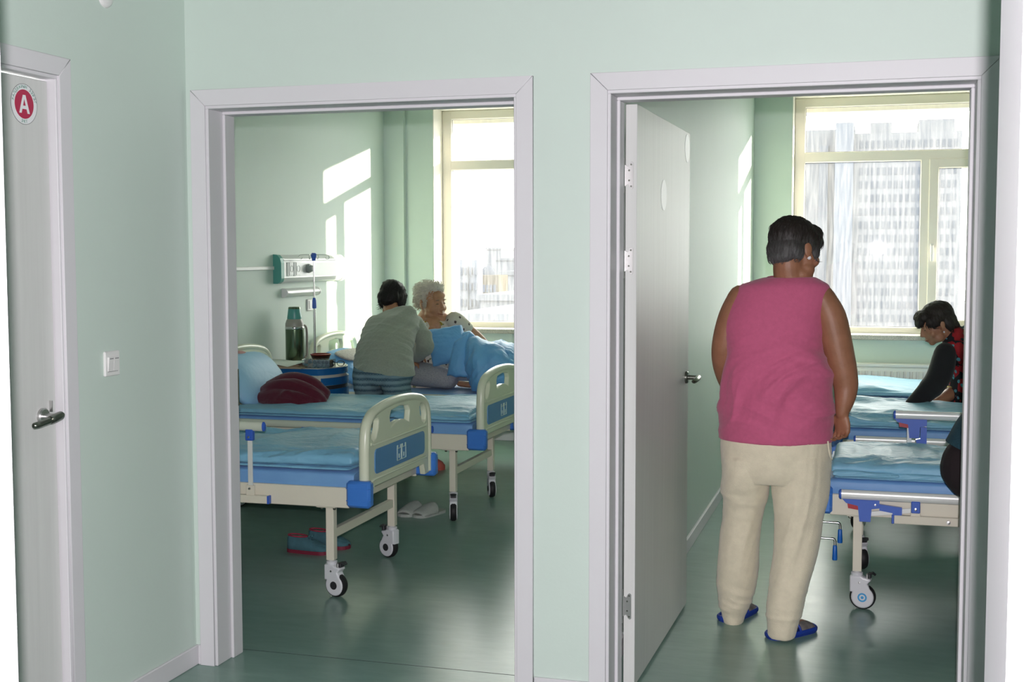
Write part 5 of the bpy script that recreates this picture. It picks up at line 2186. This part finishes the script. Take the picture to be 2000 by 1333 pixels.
# trousers
tr = [sil([(838, 1409, 1624, 1.0, .160), (880, 1408, 1624, 1.0, .168), (915, 1411, 1621, 1.0, .158), (935, 1416, 1616, 1.0, .135)], 4, 36),
      sil([(890, 1411, 1512, 1.0, .150), (930, 1413, 1503, 1.0, .138), (962, 1414, 1498, 1.015, .120), (1005, 1415, 1488, 1.03, .105), (1055, 1409, 1482, 1.04, .098), (1100, 1405, 1480, 1.055, .096),
           (1140, 1404, 1474, 1.07, .088), (1176, 1406, 1464, 1.08, .076), (1202, 1411, 1454, 1.09, .064), (1216, 1415, 1450, 1.09, .058)], 4, 30, dome=False),
      sil([(890, 1505, 1622, 1.0, .150), (930, 1507, 1619, 1.0, .140), (962, 1510, 1615, .985, .122), (1005, 1517, 1607, .97, .108), (1055, 1514, 1600, .955, .100), (1100, 1509, 1590, .94, .096),
           (1145, 1504, 1577, .92, .088), (1185, 1500, 1566, .91, .078), (1215, 1500, 1560, .90, .068), (1243, 1501, 1553, .90, .060)], 4, 30, dome=False)]
tm = blob(tr, .0065, 4)


def trouser_folds(x, y, z):
    t = max(0, 1 - abs(z - .42) / .45)
    a = .014 * (folds(x, z * .5, 3.1, 1.35, 10, 1.6, .6) - .3) * (.4 + .6 * t)
    b = .010 * max(0, folds(x + y * .3, z, 7.7, -.35, 9, 2.5, .9) - .2) * math.exp(-((z - .12) / .10) ** 2)
    c = .014 * max(0, folds(x, z, 5.5, .5, 8, 2.0, .9) - .2) * math.exp(-((z - .60) / .12) ** 2)
    return a + b + c


displace(tm, trouser_folds)
wlink('trousers', tm, 'fleece_cream', p1, 80)
pk = [at(1617, 862, .885), at(1619, 880, .88), at(1622, 893, .89), at(1625, 898, .92)]
wlink('pocket_edge', G().tube([tuple(p) for p in pk], .0035, 8, smooth_path=3).mesh(), 'fleece_cream', p1)


def worn_slipper(label, h_, t_):
    d = t_ - h_
    L = d.length
    return slipper('slipper', label, (h_.x, h_.y, 0), math.atan2(d.y, d.x), 'slipper_grey', 'slipper_blue', max(L, .225), .100, 'blue slippers on the standing woman', (.52, .985), .062, 'slipper_blue')


worn_slipper("blue edged slipper on the standing woman's right foot", hR, tR)
worn_slipper("blue edged slipper on the standing woman's left foot", hL, tL)

# ================================================================== 2. woman bending over in a grey cardigan
p2 = thing('person', 'black-haired woman in a grey cardigan and patterned blue trousers bending over the window bed', 'person', (-.83, 3.72, 0))


def U(u, Y_, z):
    return (at(u, 650, Y_).x, Y_, z)


M2 = head_frame(U(767, 4.15, 1.215), (.10, .82, -.56))
b2 = [xf(q, M2) for q in head_parts(1.0)]
b2.append(limb([U(770, 4.03, 1.06), U(769, 4.08, 1.10), tuple(M2 @ Vector((0, -.02, -.04)))], [(.07, .06), (.055, .055), (.052, .052)]))
b2.append(limb([U(748, 3.70, .78), U(754, 3.80, .92), U(764, 3.92, 1.0), U(770, 4.02, 1.06)], [(.165, .125), (.150, .115), (.150, .10), (.12, .07)], 22))
hx2 = U(748, 3.70, 0)[0]
for s in (-1, 1):
    b2.append(limb([(hx2 + s * .10, 3.70, .76), (hx2 + s * .11, 3.74, .45), (hx2 + s * .11, 3.71, .10)], [(.088, .10), (.065, .07), (.042, .045)], 16))
    b2.append(limb([(hx2 + s * .11, 3.68, .05), (hx2 + s * .115, 3.78, .045), (hx2 + s * .12, 3.86, .03)], [(.038, .035), (.04, .03), (.036, .02)], 12, (0, 0, 1)))
ar = [U(806, 4.02, 1.06), U(822, 4.02, .985), U(828, 4.04, .90), U(820, 4.13, .85), U(815, 4.24, .80)]
al = [U(734, 4.05, 1.04), U(724, 4.12, .95), U(722, 4.18, .87), U(740, 4.26, .82), U(756, 4.33, .78)]
for A in (ar, al):
    b2.append(limb(A, [(.050, .052), (.048, .050), (.044, .046), (.036, .036), (.026, .028)], 16))
b2 += hand_parts(ar[-1], (-.15, .9, -.2), (0, -.2, -1), -1, .5, .9)
b2 += hand_parts(al[-1], (.25, .9, -.2), (0, -.2, -1), 1, .5, .9)
wlink('body', blob(b2, .0075, 5), 'skin_warm', p2)
H2 = [ell((0, -.020, .044), (.088, .104, .086)), ell((0, -.062, -.015), (.080, .056, .070)), ell((0, -.070, -.055), (.066, .040, .036)), ell((0, .055, .062), (.07, .05, .046))]
for s in (-1, 1):
    H2 += [ell((s * .074, .005, .0), (.020, .055, .066))]
add_hair(p2, M2, H2, 'hair_black', .007, 800, .04, .0013, 5, .05)
cg = [limb([U(747, 3.665, .725), U(748, 3.70, .79), U(751, 3.755, .865), U(755, 3.82, .94), U(761, 3.90, 1.0), U(766, 3.97, 1.045), U(768, 4.01, 1.065), U(769, 4.04, 1.08)],
           [(.218, .175), (.205, .165), (.192, .148), (.186, .138), (.196, .128), (.196, .110), (.184, .092), (.150, .062)], 30)]
for A in (ar, al):
    cg.append(limb(A, [(.062, .064), (.060, .062), (.058, .058), (.050, .050), (.044, .044)], 18))
cm = blob(cg, .0075, 4, cut=((-.80, 3.70, .762), (-.14, .0, -1)))
displace(cm, lambda x, y, z: .020 * (folds(x, z + y * .6, 4.4, .06, 10, 1.8, .8) - .3) * math.exp(-((z - .93) / .15) ** 2) + .012 * (folds(x, z, 8.4, .9, 8, 2, .8) - .3))
wlink('cardigan', cm, 'knit_grey', p2, 80)
t2 = [sil([(690, 706, 794, 3.72, .10), (705, 698, 800, 3.70, .13), (722, 693, 803, 3.68, .15), (740, 692, 804, 3.68, .14), (750, 700, 798, 3.68, .12)], 3, 28)]
for s in (-1, 1):
    t2.append(tube_mesh([(hx2 + s * .088, 3.68, .76), (hx2 + s * .096, 3.67, .70), (hx2 + s * .102, 3.70, .60), (hx2 + s * .108, 3.735, .42), (hx2 + s * .108, 3.72, .20), (hx2 + s * .108, 3.71, .09)], [(.080, .10), (.094, .135), (.089, .115), (.080, .09), (.070, .075), (.062, .066)], 22, (0, 1, 0), 4))
tm2 = blob(t2, .0075, 3)
displace(tm2, lambda x, y, z: .010 * (folds(x, z, 1.4, .3, 9, 2, .8) - .3))
wlink('trousers', tm2, 'knit_pattern', p2, 80)

# ================================================================== 3. white-haired woman sitting in bed
p3 = thing('person', 'smiling white-haired woman in a floral blouse sitting on the window bed', 'person', (-.78, 4.46, .58))
hc = at(843, 589, 4.50)
M3 = head_frame((hc.x, 4.50, hc.z), (.90, -.44, -.10), .06) @ Matrix.Scale(1.12, 4)
b3 = [xf(q, M3) for q in head_parts(1.14)]
b3.append(limb([(-.705, 4.50, 1.00), (-.71, 4.505, 1.06), tuple(M3 @ Vector((0, -.02, -.05)))], [(.085, .075), (.068, .066), (.062, .064)]))
b3.append(ell(M3 @ Vector((0, .03, -.108)), (.055, .05, .032)))
b3.append(limb([(-.80, 4.46, .67), (-.77, 4.47, .80), (-.73, 4.49, .93), (-.70, 4.51, 1.03)], [(.20, .16), (.185, .15), (.18, .12), (.14, .08)], 22))
a3 = [(-.540, 4.51, 1.045), (-.475, 4.545, .990), (-.405, 4.60, .925), (-.340, 4.66, .84), (-.30, 4.70, .75)]
b3.append(limb(a3, [(.054, .056), (.052, .054), (.045, .046), (.038, .038), (.028, .03)], 18))
b3 += hand_parts((-.30, 4.70, .735), (.45, .2, -.5), (0, 0, -1), -1, .25, .9)
a3b = [(-.86, 4.46, 1.02), (-.92, 4.42, .92), (-.90, 4.34, .82), (-.80, 4.27, .76)]
b3.append(limb(a3b, [(.052, .055), (.05, .052), (.044, .045), (.03, .032)], 16))
b3 += hand_parts((-.80, 4.27, .76), (.8, -.2, -.2), (0, -.3, -1), -1, .4, .9)
lg = [(-.80, 4.34, .675), (-.66, 4.27, .670), (-.55, 4.24, .660), (-.50, 4.26, .645), (-.56, 4.33, .625), (-.66, 4.40, .62)]
b3.append(limb(lg, [(.085, .080), (.078, .074), (.066, .064), (.060, .058), (.050, .048), (.04, .035)], 18, (0, 0, 1)))
b3.append(limb([(-.80, 4.56, .68), (-.58, 4.52, .69), (-.38, 4.50, .68), (-.20, 4.48, .64), (-.05, 4.46, .63)], [(.09, .08), (.075, .07), (.065, .06), (.05, .045), (.04, .035)], 18, (0, 0, 1)))
b3.append(limb([(-.43, 4.31, .612), (-.36, 4.30, .606), (-.30, 4.30, .604)], [(.034, .022), (.038, .020), (.03, .014)], 12, (0, 0, 1)))
wlink('body', blob(b3, .0056, 4), 'skin_warm', p3)
H3 = [ell((0, -.034, .052), (.083, .094, .076)), ell((0, -.076, -.002), (.074, .046, .062)), ell((0, .018, .094), (.060, .060, .034))]
for s in (-1, 1):
    H3 += [ell((s * .069, -.030, .03), (.020, .054, .048)), ell((s * .074, .018, -.006), (.008, .012, .030))]
add_hair(p3, M3, H3, 'hair_white', .006, 1000, .024, .0016, 8, .32, lambda p, nn, q: Vector((q.uniform(-.7, .7) + p.x * 3, q.uniform(-1.2, -.1) - .6, q.uniform(-.7, .15))), disp=.006)
face_details(p3, M3, 'brow_grey', 1.0, 1.14)
bl = [limb([(-.80, 4.46, .66), (-.77, 4.47, .80), (-.735, 4.49, .92), (-.705, 4.51, 1.01), (-.70, 4.52, 1.05)], [(.225, .185), (.21, .175), (.20, .145), (.165, .10), (.105, .075)], 30),
      limb([a3[0], a3[1]], [(.070, .072), (.064, .066)], 18), limb(a3b[:3], [(.068, .070), (.064, .066), (.058, .058)], 18)]
bm3 = blob(bl, .0065, 4)
displace(bm3, lambda x, y, z: .006 * (folds(x, z, 3.4, .9, 8, 2, .8) - .3))
wlink('blouse', bm3, 'floral_white', p3, 80)
# V neckline: open skin wedge on the chest
ch = M3.to_3x3() @ Vector((0, 1, 0))
vn = [ell((-.668, 4.425, 1.005), (.055, .030, .058)), ell((-.674, 4.395, .965), (.034, .022, .050)), ell((-.69, 4.455, 1.05), (.062, .045, .035)), ell((-.70, 4.485, 1.075), (.062, .055, .045))]
wlink('neckline_skin', blob(vn, .006, 3), 'skin_warm', p3)
tl = [limb(lg[:5], [(.098, .092), (.090, .086), (.078, .075), (.070, .066), (.058, .056)], 22, (0, 0, 1)), limb([(-.86, 4.38, .67), (-.74, 4.36, .675)], [(.12, .09), (.12, .09)], 20, (0, 0, 1)),
      limb([(-.80, 4.56, .68), (-.58, 4.52, .69), (-.38, 4.50, .68), (-.20, 4.48, .645)], [(.10, .09), (.085, .08), (.075, .07), (.06, .055)], 18, (0, 0, 1))]
tm3 = blob(tl, .007, 3)
displace(tm3, lambda x, y, z: .005 * (folds(x, z, 9.4, .9, 8, 2, .8) - .3))
wlink('trousers', tm3, 'speckled_grey', p3, 80)

# the quilt she holds up around herself
qb = [limb([tuple(at(918, 676, 4.30)), tuple(at(936, 690, 4.27)), tuple(at(950, 716, 4.22)), tuple(at(955, 738, 4.18))], [(.06, .09), (.115, .13), (.15, .15), (.14, .12)], 24, (0, 1, 0)),
      limb([tuple(at(950, 700, 4.42)), tuple(at(985, 708, 4.45)), tuple(at(1020, 722, 4.46)), tuple(at(1060, 735, 4.46))], [(.20, .12), (.24, .12), (.30, .09), (.33, .055)], 24, (0, 0, 1)),
      limb([tuple(at(945, 742, 4.20)), tuple(at(985, 735, 4.25)), tuple(at(1030, 742, 4.30))], [(.08, .07), (.10, .07), (.10, .05)], 20, (0, 0, 1)),
      limb([tuple(at(912, 664, 4.30)), tuple(at(926, 700, 4.22)), tuple(at(930, 735, 4.17))], [(.045, .05), (.05, .06), (.05, .05)], 18, (0, 1, 0))]
qm = blob(qb, .008, 4)


def q_folds(x, y, z):
    return .040 * (folds(x + .25 * y, z, 12.4, -.95, 5, 1.4, 1.0) - .35) + .020 * (folds(x, z + y, 15.4, .5, 7, 2, 1.0) - .3)


displace(qm, q_folds)


def sheet(c, bulge, amp, seed, ang, n=44, thick=.035):
    """a hanging fold of cloth between four corners (u, v, Y): TL TR BR BL"""
    C4 = [at(*q) for q in c]
    v, f = [], []
    for i in range(n + 1):
        for j in range(n + 1):
            s_, t_ = i / n, j / n
            p = C4[0].lerp(C4[1], s_).lerp(C4[3].lerp(C4[2], s_), t_)
            e = (4 * s_ * (1 - s_)) ** .5 * (4 * t_ * (1 - t_)) ** .35
            p = p + Vector((0, -1, .1)) * bulge * e
            p.y -= amp * (folds(p.x, p.z, seed, ang, 9, 2.2, .8) - .3) * (.3 + .7 * e)
            p.z += .010 * nz(s_ * 4, seed, t_)
            v.append(tuple(p))
    for i in range(n):
        for j in range(n):
            a = i * (n + 1) + j
            f.append((a, a + 1, a + n + 2, a + n + 1))
    m_ = len(v)
    back = [(p[0], p[1] + thick, p[2] - .004) for p in v]
    f2 = [tuple(q + m_ for q in reversed(t)) for t in f]
    rim = [i * (n + 1) for i in range(n + 1)] + [n * (n + 1) + j for j in range(1, n + 1)] + [i * (n + 1) + n for i in range(n - 1, -1, -1)] + [j for j in range(n - 1, 0, -1)]
    f3 = [(rim[k_], rim[(k_ + 1) % len(rim)], rim[(k_ + 1) % len(rim)] + m_, rim[k_] + m_) for k_ in range(len(rim))]
    return v + back, f + f2 + f3


qg = G()
for args in ((((833, 645, 4.27), (899, 635, 4.30), (918, 700, 4.19), (846, 716, 4.20)), .055, .022, 3.1, .45),
             (((888, 668, 4.21), (914, 651, 4.25), (920, 738, 4.15), (873, 734, 4.14)), .05, .026, 7.1, 1.1)):
    qg.add(*sheet(*args))
qm = join([qm, qg.mesh()], 'quilt')
for vtx in qm.vertices:
    if vtx.co.z < .582:
        vtx.co.z = .582
tag(link('quilt', qm, 'quilt_deep', None, True, 75), 'bright blue quilt gathered up around the white-haired woman', 'quilt', 'light blue quilts on the beds')

# ================================================================== 4. seated woman in dark floral clothes
p4 = thing('person', 'dark-haired woman in a black and red floral top sitting bent over the middle right bed', 'person', (2.98, 3.95, .60))
hc = at(1829, 632, 3.86)
M4 = head_frame(hc, (-.90, -.22, -.42), 0)
b4 = [xf(q, M4) for q in head_parts(1.06)]
s0, s1 = at(1868, 668, 3.92), at(1895, 720, 3.95)
b4.append(limb([tuple(s0), tuple(at(1856, 655, 3.90)), tuple(M4 @ Vector((0, -.03, -.05)))], [(.07, .07), (.058, .058), (.054, .054)]))
b4.append(limb([(3.02, 3.95, .66), (2.99, 3.95, .82), (2.93, 3.94, .97), tuple(s0 + Vector((.02, 0, -.03)))], [(.15, .17), (.14, .17), (.12, .16), (.08, .12)], 22))
a4 = [at(1846, 692, 3.80), at(1840, 718, 3.76), at(1829, 744, 3.72), at(1808, 768, 3.66), at(1783, 790, 3.62)]
a4b = [at(1885, 700, 4.05), at(1880, 740, 4.00), at(1866, 762, 3.92), at(1845, 777, 3.82), at(1825, 788, 3.74)]
b4.append(limb([tuple(p) for p in a4], [(.055, .06), (.055, .06), (.05, .052), (.04, .04), (.028, .03)]))
b4.append(limb([tuple(p) for p in a4b], [(.055, .06), (.05, .055), (.042, .044), (.036, .036), (.027, .03)]))
b4 += hand_parts(a4[-1], (-.8, -.3, -.35), (0, -.2, -1), 1, .5, .9)
b4 += hand_parts(a4b[-1], (-.85, -.35, -.3), (0, -.2, -1), -1, .5, .9)
for s in (-1, 1):
    b4.append(limb([(3.02, 4.0 + s * .09, .62), (2.86, 4.01 + s * .09, .60), (2.74, 4.02 + s * .09, .53), (2.71, 4.02 + s * .09, .30), (2.71, 4.02 + s * .09, .08)], [(.085, .075), (.075, .068), (.062, .062), (.050, .050), (.036, .036)], 16, (0, 1, 0)))
    b4.append(limb([(2.72, 4.02 + s * .09, .05), (2.63, 4.02 + s * .095, .04), (2.55, 4.02 + s * .10, .03)], [(.034, .034), (.037, .028), (.033, .018)], 12, (0, 0, 1)))
wlink('body', blob(b4, .006, 4), 'skin_rose', p4)
H4 = [ell((0, -.022, .046), (.086, .104, .084)), ell((0, -.066, -.010), (.076, .054, .066)), ell((0, -.085, -.045), (.060, .036, .030)), ell((0, .060, .070), (.070, .050, .042)), ell((0, .090, .045), (.055, .026, .028))]
for s in (-1, 1):
    H4 += [ell((s * .072, .020, .028), (.020, .056, .040)), ell((s * .070, -.050, -.02), (.016, .03, .05))]
add_hair(p4, M4, H4, 'hair_dark', .006, 900, .034, .0013, 12, .03, lambda p, nn, q: Vector((p.x * .5, (p.y + .01) * 1.2 + q.uniform(-.2, .2), -.8 if p.z < .10 else -.2)))
for s in (-1, 1):
    local_part('earring', G().lathe([(0, -.012), (.0045, -.009), (.0055, -.004), (.003, 0), (0, 0)], 12), 'pearl', p4, M4 @ Matrix.Translation((s * .084, .000, -.046)))
face_details(p4, M4, 'brow_dark')
vs = [limb([(3.03, 3.95, .655), (3.00, 3.95, .80), (2.95, 3.945, .94), tuple(s0 + Vector((.015, 0, -.02))), tuple(s0 + Vector((-.005, 0, .015)))], [(.205, .20), (.19, .20), (.165, .19), (.122, .16), (.078, .11)], 30)]
vm = blob(vs, .007, 3)
displace(vm, lambda x, y, z: .006 * (folds(y, z, 3.9, .9, 8, 2, .8) - .3))
wlink('floral_vest', vm, 'floral_dark', p4, 80)
sl = [limb([tuple(p) for p in a4], [(.066, .070), (.072, .075), (.070, .072), (.060, .058), (.044, .042)], 20)]
sm_ = blob(sl, .007, 3)
displace(sm_, lambda x, y, z: .004 * (folds(x, z, 5.9, -.7, 9, 2, .8) - .3))
wlink('sleeve', sm_, 'black_knit', p4, 80)
sm_ = blob([limb([tuple(p) for p in a4b[:3]], [(.075, .08), (.068, .072), (.060, .060)], 18)], .007, 3)
wlink('sleeve', sm_, 'black_knit', p4, 80)
bp_ = a4b[3].lerp(a4b[2], .55)
dv = (a4b[3] - a4b[2]).normalized()
rot = dv.to_track_quat('Z', 'Y').to_matrix().to_4x4()
rg = [(.043 * math.cos(t), .043 * math.sin(t), 0) for t in np.linspace(0, 2 * math.pi, 25)]
local_part('bracelet', G().tube(rg, .0038, 8, cap=False), 'gold', p4, Matrix.Translation(bp_) @ rot)
sk = blob([limb([(3.02, 4.0 + s * .085, .63), (2.86, 4.01 + s * .09, .605), (2.735, 4.02 + s * .09, .53), (2.71, 4.02 + s * .09, .30), (2.71, 4.02 + s * .09, .10)], [(.10, .09), (.088, .08), (.074, .074), (.062, .062), (.055, .055)], 18, (0, 1, 0)) for s in (-1, 1)], .007, 3)
wlink('trousers', sk, 'black_knit', p4, 80)

# ================================================================== 5. person bending at the right edge of the right doorway
p5 = thing('person', 'person in teal sweater and dark trousers bending over behind the right door frame', 'person', (2.86, 1.10, 0))
M5 = head_frame((3.36, 1.12, 1.02), (.75, .25, -.6))
b5 = [xf(q, M5) for q in head_parts(1.0)]
b5.append(limb([(3.20, 1.10, .98), tuple(M5 @ Vector((0, -.02, -.05)))], [(.07, .07), (.055, .055)]))
b5.append(limb([(2.82, 1.08, .76), (2.94, 1.09, .87), (3.08, 1.10, .94), (3.20, 1.10, .98)], [(.13, .16), (.13, .15), (.13, .15), (.09, .10)], 20, (0, 1, 0)))
for s in (-1, 1):
    b5.append(limb([(2.84, 1.08 + s * .09, .72), (2.86, 1.08 + s * .10, .45), (2.84, 1.08 + s * .10, .10)], [(.09, .09), (.065, .065), (.042, .042)], 16))
    b5.append(limb([(2.83, 1.08 + s * .10, .05), (2.93, 1.08 + s * .105, .04), (3.01, 1.08 + s * .11, .03)], [(.035, .035), (.038, .03), (.034, .02)], 12, (0, 0, 1)))
    A = [(3.12, 1.10 + s * .15, .95), (3.18, 1.12 + s * .17, .84), (3.24, 1.18 + s * .15, .76), (3.32, 1.26 + s * .12, .72)]
    b5.append(limb(A, [(.05, .05), (.048, .048), (.04, .04), (.028, .028)], 16))
    b5 += hand_parts(A[-1], (.6, .5, -.2), (0, -.2, -1), -s, .4, .9)
wlink('body', blob(b5, .008, 4), 'skin_warm', p5)
add_hair(p5, M5, H2, 'hair_black', .008, 120, .055, .003, 15, .08)
sw5 = [limb([(2.815, 1.08, .765), (2.86, 1.085, .815), (2.95, 1.09, .885), (3.08, 1.10, .95), (3.19, 1.10, .985)], [(.150, .185), (.155, .18), (.15, .175), (.15, .17), (.10, .11)], 26, (0, 1, 0))]
for s in (-1, 1):
    sw5.append(limb([(3.12, 1.10 + s * .15, .95), (3.18, 1.12 + s * .17, .84), (3.24, 1.18 + s * .15, .76), (3.29, 1.23 + s * .13, .735)], [(.065, .065), (.06, .06), (.05, .05), (.04, .04)], 16))
m5 = blob(sw5, .008, 3, cut=((2.80, 1.08, .748), (-.35, 0, -1)))
displace(m5, lambda x, y, z: .006 * (folds(x, z, 3.3, .5, 8, 2, .8) - .3))
wlink('sweater', m5, 'teal_knit', p5, 80)
t5 = [ell((2.815, 1.08, .695), (.168, .185, .145))]
for s in (-1, 1):
    t5.append(limb([(2.835, 1.08 + s * .085, .70), (2.845, 1.08 + s * .095, .55), (2.865, 1.08 + s * .10, .42), (2.855, 1.08 + s * .10, .20), (2.845, 1.08 + s * .10, .08)], [(.14, .105), (.110, .095), (.09, .085), (.075, .07), (.065, .06)], 20))
m5 = blob(t5, .008, 4)
displace(m5, lambda x, y, z: .004 * (folds(x, z, 6.3, .5, 8, 2, .8) - .3))
wlink('trousers', m5, 'brown_cloth', p5, 80)
